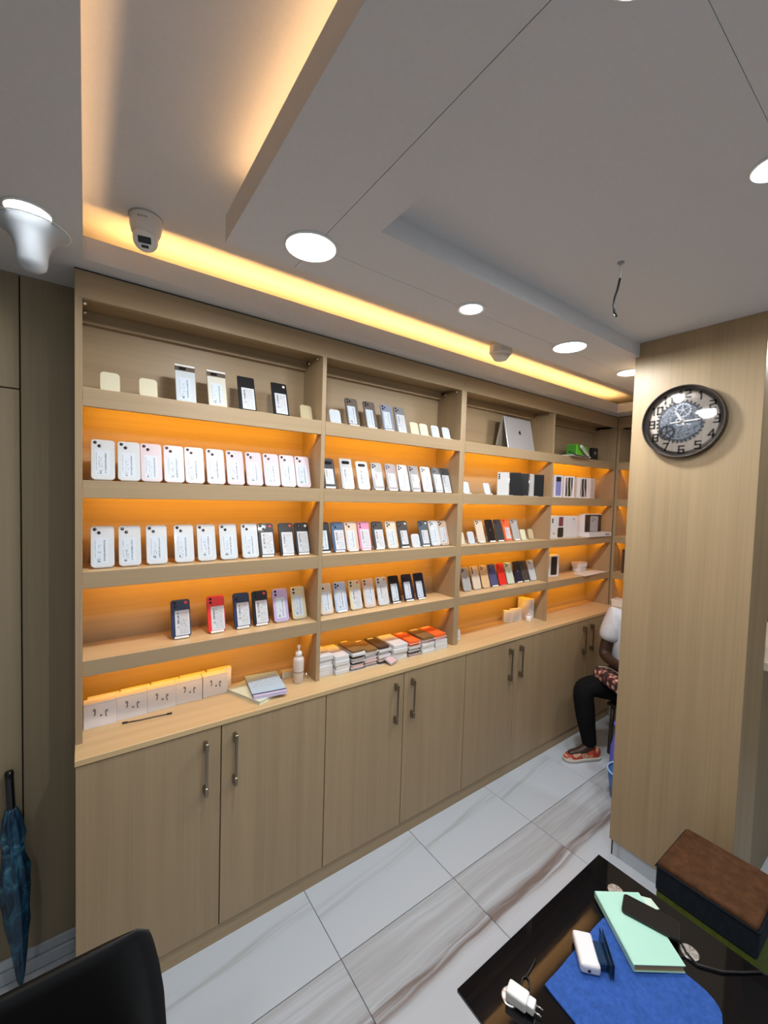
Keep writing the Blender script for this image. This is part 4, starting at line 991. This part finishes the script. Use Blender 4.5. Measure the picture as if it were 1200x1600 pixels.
cp = [(1.050, -1.122), (1.372, -1.122), (1.3725, -1.124), (1.405, -1.30), (1.408, -1.40), (1.36, -1.44), (1.02, -1.47), (1.018, -1.46), (1.049, -1.124)]
pts = poly_smooth([(x-1.22, y+1.28) for x, y in cp], 2); pts.reverse()
o = G().prism(pts, lambda a, b, q: (a, b, q), 0.0003, 0.0050).obj('cloth', cloth_mat('blue_towel', (0.040, 0.115, 0.42), 70.0, 0.35), t)
bm = bmesh.new(); bm.from_mesh(o.data); bmesh.ops.triangulate(bm, faces=bm.faces[:]); bmesh.ops.subdivide_edges(bm, edges=bm.edges[:], cuts=5, use_grid_fill=True)
for v in bm.verts:
    if v.co.z > 0.003: v.co.z += 0.0014*sin(v.co.x*47+v.co.y*21)+0.0010*sin(v.co.y*63-v.co.x*18)
bm.to_mesh(o.data); bm.free()

# mint notebook
ux, uy = Vector((-0.585, -0.811)), Vector((0.811, -0.585))       # spine direction, width direction
na = math.atan2(ux.y, ux.x)
t = tag(empty('notebook', (1.4135, -1.0725, TZ+0.0075), na), 'mint green notebook with tan page block on the towel', 'notebook')
# local x = along the spine, local -y... width lies on local +y (rotated) side
sgn = 1.0 if (Vector((-sin(na), cos(na))).dot(uy) > 0) else -1.0
M['mint'] = plain('mint_cover', (0.42, 0.72, 0.60), 0.55); M['tan_pages'] = plain('tan_pages', (0.42, 0.27, 0.12), 0.7)
G().box(0.004, 0.214, sgn*0.003, sgn*0.143, 0.0012, 0.0195).obj('pages', 'tan_pages', t)
G().bbox(0.0, 0.218, 0.0, sgn*0.146, 0.0195, 0.0215, 0.0006).obj('cover', 'mint', t)
G().bbox(0.0, 0.218, 0.0, sgn*0.146, 0.0, 0.0012, 0.0004).obj('back_cover', 'mint', t)
G().bbox(0.0, 0.218, sgn*-0.002, sgn*0.002, 0.0, 0.0215, 0.0008).obj('spine', 'mint', t)
# phone lying on the notebook
a = math.atan2(-0.95, 0.31)
t = tag(empty('phone', (1.468, -1.218, TZ+0.0295), a+pi/2), 'black phone lying face up across the mint notebook', 'phone')
pm = G(); pts = rrect(0.072, 0.152, 0.011, 5, -0.076)
pm.prism(pts, lambda p, q, k: (p, q, k), 0.0, 0.0078).obj('body', 'black', t)
G().prism(rrect(0.068, 0.148, 0.009, 5, -0.074), lambda p, q, k: (p, q, k), 0.0078, 0.0083).obj('screen', 'blackgloss', t)
G().bbox(0.0362, 0.0372, 0.02, 0.035, 0.0025, 0.005, 0.0003).obj('side_button', 'black', t)
# folded paper under the notebook
t = tag(empty('paper_slip', (1.535, -1.165, TZ+0.0005), rad(-35)), 'pale green slip of paper peeking out behind the notebook', 'paper')
G().prism([(-0.045, -0.03), (0.045, -0.026), (0.040, 0.010), (0.0, 0.022), (-0.04, 0.016)], lambda p, q, k: (p, q, k), 0.0, 0.0012).obj('sheet', plain('slip_paper', (0.60, 0.76, 0.64), 0.7), t)
G().prism([(-0.02, -0.02), (0.03, -0.018), (0.028, 0.004), (-0.015, 0.006)], lambda p, q, k: (p, q, k), 0.0012, 0.0020).obj('fold', plain('slip_paper2', (0.66, 0.80, 0.70), 0.7), t)
# white reader with dark clear flap
ra = math.atan2(-1.166+1.099, 1.153-1.224)
t = tag(empty('card_reader', (1.2115, -1.150, TZ+0.0066), ra), 'white handheld reader with dark clear flap on the towel', 'reader')
G().bbox(-0.050, 0.050, -0.027, 0.027, 0, 0.028, 0.008, 3).obj('body', plain('reader_white', (0.78, 0.76, 0.78), 0.35), t)
M['smoke'] = plain('smoked_clear', (0.02, 0.05, 0.11), 0.08, alpha=0.82)
sg = 1.0 if Vector((-sin(ra), cos(ra))).dot(Vector((1, -.7))) > 0 else -1.0
G().bbox(-0.030, 0.034, sg*0.018, sg*0.050, 0.006, 0.026, 0.003).obj('tray', 'smoke', t)
G().bbox(-0.052, 0.052, sg*0.050, sg*0.0525, 0.0, 0.046, 0.001).obj('flap', 'smoke', t)
G().bbox(-0.052, 0.052, sg*0.058, sg*0.060, 0.0, 0.046, 0.001).obj('flap', 'smoke', t)
G().bbox(0.0495, 0.0505, -0.008, 0.0, 0.008, 0.016, 0.0004).obj('port', 'black', t)
# white charger plug
t = tag(empty('charger_plug', (0.958, -1.105, TZ+0.0033), rad(-71)), 'white charger plug with two prongs near the table edge', 'charger')
G().bbox(-0.030, 0.024, -0.019, 0.019, 0, 0.030, 0.006, 3).obj('body', 'white', t)
G().bbox(0.024, 0.042, -0.014, 0.014, 0.004, 0.026, 0.003, 2).obj('neck', 'white', t)
for yy in (-0.0085, 0.0085): G().tube([(0.040, yy, 0.015), (0.060, yy, 0.015)], 0.0022).obj('prong', 'chrome', t)
# cables
o = G().tube([(1.460, -1.282, TZ+0.034), (1.470, -1.296, TZ+0.030), (1.468, -1.315, TZ+0.010), (1.462, -1.345, TZ+0.005), (1.50, -1.392, TZ+0.005), (1.545, -1.425, TZ+0.005), (1.592, -1.455, TZ+0.005), (1.615, -1.478, TZ-0.01), (1.622, -1.50, TZ-0.10), (1.63, -1.53, 0.2), (1.66, -1.57, 0.02), (1.72, -1.6, 0.006)], 0.0032).obj('charging_cable', 'black')
tag(o, 'black charging cable running off the table from the phone', 'cable')
t = tag(empty('cable_loop', (1.01, -1.09, TZ+0.003), rad(30)), 'small black cable loop beside the blue towel', 'cable')
G().tube([(0.018*cos(k*pi/8), 0.010*sin(k*pi/8), 0.0) for k in range(17)], 0.0022).obj('loop', 'black', t)
G().tube([(0.018, 0, 0), (0.05, -0.012, 0.0), (0.075, -0.02, 0.004)], 0.0022).obj('tail', 'black', t)

# ------------------------------------------------------------------ ottoman
M['suede'] = cloth_mat('brown_suede', (0.105, 0.048, 0.022), 26.0, 0.45); M['navy_cloth'] = cloth_mat('dark_teal_cloth', (0.014, 0.019, 0.026), 50.0, 0.3); M['green_cloth'] = cloth_mat('olive_cloth', (0.105, 0.135, 0.020), 60.0, 0.3)
t = tag(empty('ottoman', (1.945, -1.262, 0)), 'square ottoman with brown suede top, dark band and olive base', 'ottoman')
hx, hy2 = 0.148, 0.150
G().bbox(-hx+0.004, hx-0.004, -hy2+0.004, hy2-0.004, 0.0, 0.305, 0.004, 2).obj('base', 'green_cloth', t)
o = G().bbox(-hx, hx, -hy2, hy2, 0.305, 0.405, 0.010, 3).obj('side_band', 'navy_cloth', t)
o = G().bbox(-hx+0.003, hx-0.003, -hy2+0.003, hy2-0.003, 0.395, 0.421, 0.011, 3).obj('seat_pad', 'suede', t)
G().tube([(-hx, -hy2, 0.402), (hx, -hy2, 0.402), (hx, hy2, 0.402), (-hx, hy2, 0.402), (-hx, -hy2, 0.402)], 0.004).obj('piping', 'navy_cloth', t)

# ------------------------------------------------------------------ chair
t = tag(empty('chair', (-0.075, -0.70, 0)), 'black chair with rounded backrest beside the umbrella', 'chair')
M['leatherette'] = plain('black_leatherette', (0.006, 0.0055, 0.005), 0.38, spec=0.25)
g = G(); prof = []
W2 = 0.2
out = [(0, 0)]*6+[(0.197, 0.806), (0.207, 0.8035), (0.216, 0.797), (0.222, 0.786), (0.230, 0.755), (0.241, 0.70), (0.252, 0.62), (0.260, 0.50), (0.262, 0.42)]
out = [(x, z) for x, z in out]
NX = 16
rows = []
for z in [0.42+0.386*k/24 for k in range(25)]:
    # half width at this height
    hw = None
    rgt = out[6:]
    for (xa2, za2), (xb2, zb2) in zip(rgt, rgt[1:]):
        if min(za2, zb2)-1e-9 <= z <= max(za2, zb2)+1e-9:
            f = 0 if abs(zb2-za2) < 1e-9 else (z-za2)/(zb2-za2); hw = xa2+(xb2-xa2)*f
    rows.append((z, hw if hw else 0.197))
def sy(x, z): return 0.03*(0.806-z)
vs, fs = [], []
for side in (0, 1):
    for z, hw in rows:
        for k in range(NX+1):
            x = -hw+2*hw*k/NX; e = 0.011*(1-abs(2*k/NX-1)**6)*min(1, (0.812-z)/0.012)
            vs.append((x, sy(x, z)+(-e if side == 0 else e), z))
nr, ncx = len(rows), NX+1
for side in (0, 1):
    for r in range(nr-1):
        for k in range(NX):
            a0 = side*nr*ncx+r*ncx+k; fs.append((a0, a0+1, a0+ncx+1, a0+ncx))
for r in range(nr-1):
    for k in (0, NX): a0 = r*ncx+k; b0 = nr*ncx+a0; fs.append((a0, a0+ncx, b0+ncx, b0))
for k in range(NX):
    for r in (0, nr-1): a0 = r*ncx+k; b0 = nr*ncx+a0; fs.append((a0, a0+1, b0+1, b0))
G().add(vs, fs, True).obj('backrest', 'leatherette', t)
G().bbox(-0.225, 0.225, -0.44, -0.02, 0.415, 0.465, 0.018, 3).obj('seat', 'leatherette', t)
for x in (-0.19, 0.19):
    G().tube([(x, -0.06, 0.42), (x*1.1, 0.0, 0.0)], 0.011).obj('leg', 'black', t); G().tube([(x, -0.40, 0.42), (x*1.1, -0.43, 0.0)], 0.011).obj('leg', 'black', t)

# ------------------------------------------------------------------ umbrella
def brolly_mat():
    m, nt, b = new_mat('umbrella_satin'); n = NT(nt)
    f = n.noise(n.coords('Object', (1, 1, 0.7)), 16.0, 4.0, 0.6, 1.4)
    n.link(n.ramp(f, [(0.30, (0.004, 0.010, 0.022)), (0.50, (0.010, 0.050, 0.10)), (0.62, (0.03, 0.13, 0.20)), (0.75, (0.22, 0.36, 0.42))]), b.inputs['Base Color']); b.inputs['Roughness'].default_value = 0.35
    bp = n.node('ShaderNodeBump'); bp.inputs['Strength'].default_value = 0.7; bp.inputs['Distance'].default_value = 0.01; n.link(f, bp.inputs['Height']); n.link(bp.outputs[0], b.inputs['Normal'])
    return m
t = tag(empty('umbrella', (-0.152, 0.105, 0.004)), 'folded dark blue umbrella leaning against the panelled wall', 'umbrella')
t.rotation_euler = (rad(-4.5), rad(-2.6), 0)
prof = [(0.006, 0.040), (0.010, 0.06), (0.018, 0.14), (0.031, 0.26), (0.037, 0.36), (0.036, 0.44), (0.027, 0.49), (0.026, 0.52), (0.031, 0.56), (0.026, 0.61), (0.016, 0.645), (0.012, 0.655)]
g = G().lathe(prof, n=48); nv = len(prof)*48
vv = []
for i, (x, y, z) in enumerate(g.v):
    a = math.atan2(y, x); k = 1+0.16*sin(a*8+z*16)+0.07*sin(a*3-z*40); vv.append((x*k, y*k, z))
g.v = vv; g.obj('canopy', brolly_mat(), t)
G().tube([(0, 0, 0.0), (0, 0, 0.045)], 0.0045).obj('ferrule', 'black', t)
G().lathe([(0.0115, 0.648), (0.0125, 0.66), (0.0125, 0.76), (0.0135, 0.775), (0.011, 0.784), (0.0, 0.785)], n=20).obj('handle', 'blackgloss', t)
G().lathe([(0.029, 0.498), (0.0305, 0.499), (0.0305, 0.512), (0.029, 0.513)], n=32).obj('strap', plain('umbrella_strap', (0.02, 0.09, 0.15), 0.4), t)

# ------------------------------------------------------------------ seated person
def skinned(name, J, E_, parent, mat, sub=2, root=0):
    me = bpy.data.meshes.new(name); keys = list(J)
    me.from_pydata([J[k][0] for k in keys], [(keys.index(a), keys.index(b)) for a, b in E_], [])
    o = bpy.data.objects.new(name, me); COL.objects.link(o); o.parent = parent
    m = o.modifiers.new('skin', 'SKIN'); m.use_smooth_shade = True
    for i, k in enumerate(keys):
        r = J[k][1]; sv = me.skin_vertices[0].data[i]; sv.radius = (r, r) if not isinstance(r, tuple) else r; sv.use_root = (i == root)
    s_ = o.modifiers.new('sub', 'SUBSURF'); s_.levels = sub; s_.render_levels = sub
    me.materials.append(M[mat] if isinstance(mat, str) else mat)
    return o
PO = Vector((3.10, -0.45, 0))
per = tag(empty('person', PO), 'person in white t-shirt and black trousers sitting behind the pillar', 'person')
def P(x, y, z): return tuple(Vector((x, y, z))-PO)
M['skin'] = plain('dark_skin', (0.045, 0.022, 0.014), 0.5); M['tee'] = cloth_mat('white_tshirt', (0.66, 0.68, 0.72), 40.0, 0.12); M['trousers'] = cloth_mat('black_trousers', (0.008, 0.008, 0.009), 60.0, 0.3); M['hair'] = plain('black_hair', (0.006, 0.005, 0.005), 0.8)
J = dict(pelvis=(P(3.13, -.47, .50), .115), waist=(P(3.15, -.48, .66), .105), chest=(P(3.13, -.485, .86), .125), neck0=(P(3.10, -.50, 1.01), .055), neck=(P(3.075, -.505, 1.075), .050), head=(P(3.045, -.515, 1.165), .084), crown=(P(3.045, -.517, 1.235), .072),
         chin=(P(2.985, -.535, 1.115), .034),
         shR=(P(3.045, -.355, .985), .058), elR=(P(2.975, -.315, .715), .040), foR=(P(2.93, -.39, .70), .036), wrR=(P(2.885, -.465, .705), .026), paR=(P(2.855, -.515, .71), .030),
         shL=(P(3.185, -.64, .985), .058), elL=(P(3.06, -.75, .715), .040), foL=(P(2.97, -.68, .70), .036), wrL=(P(2.885, -.60, .705), .026), paL=(P(2.852, -.56, .71), .030),
         hipR=(P(3.07, -.405, .485), .085), thR=(P(2.92, -.325, .490), .075), knR=(P(2.805, -.262, .485), .058), caR=(P(2.825, -.282, .33), .052), anR=(P(2.858, -.310, .10), .034), foRt=(P(2.80, -.279, .055), .032), toR=(P(2.715, -.233, .04), .026),
         hipL=(P(3.13, -.56, .485), .085), thL=(P(2.98, -.68, .490), .075), knL=(P(2.85, -.785, .485), .058), caL=(P(2.865, -.785, .33), .052), anL=(P(2.885, -.78, .10), .034), foLt=(P(2.82, -.795, .055), .032), toL=(P(2.735, -.82, .04), .026))
E_ = [('pelvis', 'waist'), ('waist', 'chest'), ('chest', 'neck0'), ('neck0', 'neck'), ('neck', 'head'), ('head', 'crown'), ('head', 'chin'), ('chest', 'shR'), ('shR', 'elR'), ('elR', 'foR'), ('foR', 'wrR'), ('wrR', 'paR'), ('chest', 'shL'), ('shL', 'elL'), ('elL', 'foL'), ('foL', 'wrL'), ('wrL', 'paL'),
      ('pelvis', 'hipR'), ('hipR', 'thR'), ('thR', 'knR'), ('knR', 'caR'), ('caR', 'anR'), ('anR', 'foRt'), ('foRt', 'toR'), ('pelvis', 'hipL'), ('hipL', 'thL'), ('thL', 'knL'), ('knL', 'caL'), ('caL', 'anL'), ('anL', 'foLt'), ('foLt', 'toL')]
# fingers: five short chains from each palm, curled
for sd, base, dr, side in (('R', Vector((2.855, -.515, .71)), Vector((-.35, -.85, -.25)), Vector((-.90, .38, 0))), ('L', Vector((2.852, -.56, .71)), Vector((-.35, .85, -.25)), Vector((-.90, -.38, 0)))):
    for k, (off, ll) in enumerate(((-.022, .9), (-.008, 1.0), (.007, .95), (.020, .78))):
        a = base+dr*0.03+side*off; b = a+dr*0.030*ll+Vector((0, 0, -.004)); c = b+dr*0.012*ll+Vector((-.004, 0, -.022*ll))
        J[f'f{sd}{k}a'] = (P(*a), .0105); J[f'f{sd}{k}b'] = (P(*b), .0088); J[f'f{sd}{k}c'] = (P(*c), .0075)
        E_ += [('pa'+sd, f'f{sd}{k}a'), (f'f{sd}{k}a', f'f{sd}{k}b'), (f'f{sd}{k}b', f'f{sd}{k}c')]
    a = base+side*-.032+dr*.008; b = a+dr*.028+side*-.010+Vector((0, 0, .004))
    J[f'f{sd}ta'] = (P(*a), .011); J[f'f{sd}tb'] = (P(*b), .0085); E_ += [('pa'+sd, f'f{sd}ta'), (f'f{sd}ta', f'f{sd}tb')]
skinned('body', J, E_, per, 'skin', 2)
# clothing
Jt = dict(hem=(P(3.13, -.475, .55), .140), waist=(P(3.13, -.46, .68), .150), chest=(P(3.11, -.455, .87), .165), col=(P(3.10, -.50, 1.005), .070),
          shR=(P(3.035, -.352, .975), .098), slR=(P(3.010, -.340, .87), .080), cuR=(P(2.998, -.332, .80), .070), shL=(P(3.185, -.635, .970), .094), slL=(P(3.12, -.70, .86), .066), cuL=(P(3.10, -.715, .82), .064))
skinned('tshirt', Jt, [('hem', 'waist'), ('waist', 'chest'), ('chest', 'col'), ('chest', 'shR'), ('shR', 'slR'), ('slR', 'cuR'), ('chest', 'shL'), ('shL', 'slL'), ('slL', 'cuL')], per, 'tee', 2)
Jl = dict(pel=(P(3.13, -.475, .505), .130), hipR=(P(3.06, -.40, .495), .100), thR=(P(2.92, -.325, .505), .092), knR=(P(2.808, -.264, .500), .078), sh1R=(P(2.818, -.276, .40), .074), caR=(P(2.832, -.286, .28), .064), anR=(P(2.856, -.306, .12), .050), cufR=(P(2.860, -.309, .09), .047),
          hipL=(P(3.13, -.56, .495), .100), thL=(P(2.98, -.68, .505), .092), knL=(P(2.852, -.785, .500), .078), sh1L=(P(2.858, -.785, .40), .074), caL=(P(2.868, -.785, .28), .064), anL=(P(2.885, -.78, .12), .050), cufL=(P(2.886, -.78, .09), .047))
skinned('trousers', Jl, [('pel', 'hipR'), ('hipR', 'thR'), ('thR', 'knR'), ('knR', 'sh1R'), ('sh1R', 'caR'), ('caR', 'anR'), ('anR', 'cufR'), ('pel', 'hipL'), ('hipL', 'thL'), ('thL', 'knL'), ('knL', 'sh1L'), ('sh1L', 'caL'), ('caL', 'anL'), ('anL', 'cufL')], per, 'trousers', 2)
# hair cap, ears, nose, eyes, mouth (head looks down at the hands)
hc = Vector((3.045, -.516, 1.195)); fd = Vector((-.95, -.27, -.12)).normalized(); rt = Vector((-.27, .95, 0)).normalized(); upv = rt.cross(fd) if rt.cross(fd).z > 0 else fd.cross(rt)
def HP(f, r, u): return P(*(hc+fd*f+rt*r+upv*u))
def blob(name, c, rx, mat, n=12, sq=(1, 1, 1)):
    g = G(); g.lathe([(rx*sin(pi*k/8), rx*cos(pi*k/8)) for k in range(9)], (0, 0, 0), n); g.v = [(c[0]+x*sq[0], c[1]+y*sq[1], c[2]+z*sq[2]) for x, y, z in g.v]
    return g.obj(name, mat, per)
blob('hair', HP(-.018, 0, .030), .086, 'hair', 24, (1, 1, .86))
for s_ in (-1, 1):
    blob('ear', HP(.004, s_*.080, -.020), .024, 'skin', 10, (.7, .45, 1.15)); blob('eye', HP(.068, s_*.028, -.010), .0085, plain('eye_white', (0.35, 0.33, 0.31), 0.3), 10, (1, 1, .55)); blob('pupil', HP(.0745, s_*.028, -.0115), .0035, 'black', 8)
blob('nose', HP(.088, 0, -.036), .015, 'skin', 10, (1.1, .8, 1.2)); blob('mouth', HP(.072, 0, -.068), .018, plain('lip', (0.09, 0.03, 0.025), 0.4), 10, (.5, 1.1, .4))
# shoes
def shoe_mat():
    m, nt, b = new_mat('red_patterned_canvas'); n = NT(nt)
    f = n.noise(n.coords('Object'), 26.0, 2.0, 0.5)
    n.link(n.ramp(f, [(0.40, (0.36, 0.035, 0.02)), (0.5, (0.50, 0.09, 0.05)), (0.56, (0.56, 0.44, 0.28)), (0.7, (0.30, 0.20, 0.10))]), b.inputs['Base Color']); b.inputs['Roughness'].default_value = 0.7
    return m
M['shoe'] = shoe_mat(); M['sole'] = plain('cream_sole', (0.55, 0.51, 0.44), 0.6); M['lace'] = plain('lace', (0.62, 0.50, 0.30), 0.7)
def shoe(heel, toe, nm):
    heel, toe = Vector(heel), Vector(toe); d = toe-heel; L = d.length; a = math.atan2(d.y, d.x)
    t = bpy.data.objects.new('shoe', None); COL.objects.link(t); t.parent = per; t.location = heel-PO; t.rotation_euler[2] = a
    # outline half widths along the length
    st = [(0.0, .020), (.02, .032), (.08, .034), (.14, .036), (.20, .042), (.235, .038), (.258, .026), (.266, .008)]
    st = [(x*L/.266, w) for x, w in st]
    pts = [(x, -w) for x, w in st]+[(x, w) for x, w in reversed(st)]
    G().prism(pts, lambda p, q, k: (p, q, k), 0.0, 0.026, True).obj('sole', 'sole', t)
    hs = [.075, .085, .082, .076, .062, .050, .044, .034]
    vs, fs = [], []; NN = 9
    for (x, w), h in zip(st, hs):
        for k in range(NN):
            b = pi*k/(NN-1); vs.append((x*0.975+0.004, (w-.003)*cos(b), 0.024+(h-.024)*sin(b)**0.75))
    for i in range(len(st)-1):
        for k in range(NN-1): fs.append((i*NN+k, i*NN+k+1, (i+1)*NN+k+1, (i+1)*NN+k))
    fs.append(tuple(range(NN))); fs.append(tuple((len(st)-1)*NN+k for k in range(NN)))
    G().add(vs, fs, True).obj('upper', 'shoe', t)
    for k in range(4): xx = .125*L/.266+k*.016; G().tube([(xx, -.022, .062-k*.004), (xx+.003, 0, .080-k*.0052), (xx, .022, .062-k*.004)], .0035).obj('lace', 'lace', t)
    G().lathe([(.001, 0), (.028, .002), (.030, .010), (.024, .018), (.0, .020)], (.225*L/.266, 0, .030), 14).obj('toe_patch', plain('toe_red', (0.40, 0.05, 0.03), 0.6), t)
shoe((2.926, -.348, 0), (2.689, -.222, 0), 'r'); shoe((2.955, -.765, 0), (2.70, -.84, 0), 'l')

# patterned bag on the lap
def floral():
    m, nt, b = new_mat('floral_cloth'); n = NT(nt)
    v = n.node('ShaderNodeTexVoronoi'); n.link(n.coords('Object'), v.inputs[0]); v.inputs['Scale'].default_value = 30.0; v.feature = 'F1'
    f = n.noise(n.coords('Object'), 45.0, 3.0, 0.6)
    c = n.ramp(n.math('ADD', v.outputs['Distance'], n.math('MULTIPLY', f, 0.35)), [(0.25, (0.62, 0.46, 0.42)), (0.48, (0.52, 0.34, 0.24)), (0.60, (0.30, 0.06, 0.05)), (0.74, (0.03, 0.02, 0.02))])
    n.link(c, b.inputs['Base Color']); b.inputs['Roughness'].default_value = 0.8
    return m
M['floral'] = floral()
bgp = tag(empty('lap_bag', (2.93, -.40, .60), rad(-30)), 'floral patterned cloth bag on the lap of the seated person', 'bag')
g = G().bbox(-0.085, 0.10, -0.17, 0.10, -0.045, 0.040, 0.028, 3)
g.v = [(x, y, z-0.10*max(0, -y-0.06)*0.5 - 0.25*max(0, y-0.05)+0.05*x + 0.006*sin(y*60+x*40)) for x, y, z in g.v]
g.obj('bag_body', 'floral', bgp)
g = G().bbox(0.010, 0.10, -0.16, 0.060, 0.040, 0.056, 0.006, 2); g.v = [(x, y, z-0.25*max(0, y-0.05)+0.05*x) for x, y, z in g.v]; g.obj('folded_edge', 'black', bgp)
G().tube([(-0.06, 0.06, 0.040), (-0.02, 0.04, 0.045), (0.0, 0.0, 0.046), (0.0, -0.10, 0.046)], 0.005).obj('strap', plain('bag_strap', (0.42, 0.36, 0.30), 0.7), bgp)

# low stool under the person
t = tag(empty('low_stool', (3.14, -.485, 0)), 'low dark stool under the seated person', 'stool')
G().bbox(-0.13, 0.16, -0.15, 0.15, 0.35, 0.372, 0.008, 2).obj('seat', 'box_dark', t)
for sx in (-1, 1):
    for sy_ in (-1, 1): G().tube([(sx*.11+.02, sy_*.12, .352), (sx*.115+.02, sy_*.13, 0)], .014).obj('leg', 'box_dark', t)
# blue bucket and purple-blue bag behind the pillar
M['bucket'] = plain('blue_plastic', (0.06, 0.16, 0.42), 0.35); M['bucket_rim'] = plain('pale_blue_plastic', (0.36, 0.52, 0.74), 0.35)
t = tag(empty('blue_bucket', (2.655, -.625, 0)), 'blue plastic bucket partly hidden by the pillar', 'bucket')
G().lathe([(0.0, 0.0), (0.068, 0.0), (0.090, 0.165), (0.087, 0.165), (0.066, 0.004), (0.0, 0.004)], n=32).obj('body', 'bucket', t)
G().tube([(0.090*cos(k*pi/16), 0.090*sin(k*pi/16), 0.166) for k in range(33)], 0.006).obj('rim', 'bucket_rim', t)
G().tube([(0.090*cos(k*pi/10), 0.02, 0.16+0.085*sin(k*pi/10)) for k in range(11)], 0.003).obj('bail', 'bucket_rim', t)
M['plastic_bag'] = plain('purple_blue_plastic', (0.13, 0.13, 0.62), 0.3)
t = tag(empty('plastic_bag', (2.795, -.532, 0)), 'crumpled purple-blue plastic bag partly hidden by the pillar', 'bag')
g = G(); g.lathe([(0.0, 0.0), (0.045, 0.004), (0.052, 0.10), (0.050, 0.22), (0.034, 0.30), (0.022, 0.325), (0.045, 0.37)], n=28)
g.v = [(x*(1+.14*sin(9*x/.02+z*40)), y*(1+.14*sin(y/.012+z*55)), z) for x, y, z in g.v]; g.obj('bag_body', 'plastic_bag', t)
G().tube([(0.022*cos(k*pi/8), 0.022*sin(k*pi/8), 0.325) for k in range(17)], 0.004).obj('knot', 'plastic_bag', t)

# ------------------------------------------------------------------ service counter adjoining the pillar
t = tag(empty('service_counter', (2.467, -1.05, 0)), 'tall wooden counter with cream top adjoining the far side of the pillar', 'counter')
G().bbox(0.0, 0.85, -0.19, 0.09, 0.0, 1.055, 0.002).obj('body', 'wood_dark', t)
G().bbox(0.0, 0.86, -0.215, 0.10, 1.056, 1.095, 0.003).obj('counter_top', plain('cream_top', (0.66, 0.56, 0.44), 0.4), t)
t = tag(empty('leaflet_rack', (2.62, -1.17, 1.0955)), 'small dark rack of white leaflets on the counter at the photo edge', 'rack')
G().bbox(-0.10, 0.10, -0.03, 0.03, 0.0, 0.02, 0.002).obj('tray', 'black', t)
for k in range(5): G().bbox(-0.09+k*0.036, -0.062+k*0.036, -0.02+0.003*k, -0.012+0.003*k, 0.02, 0.13-0.008*(k % 2), 0.001).obj('leaflet', 'white' if k % 2 else 'box_dark', t)
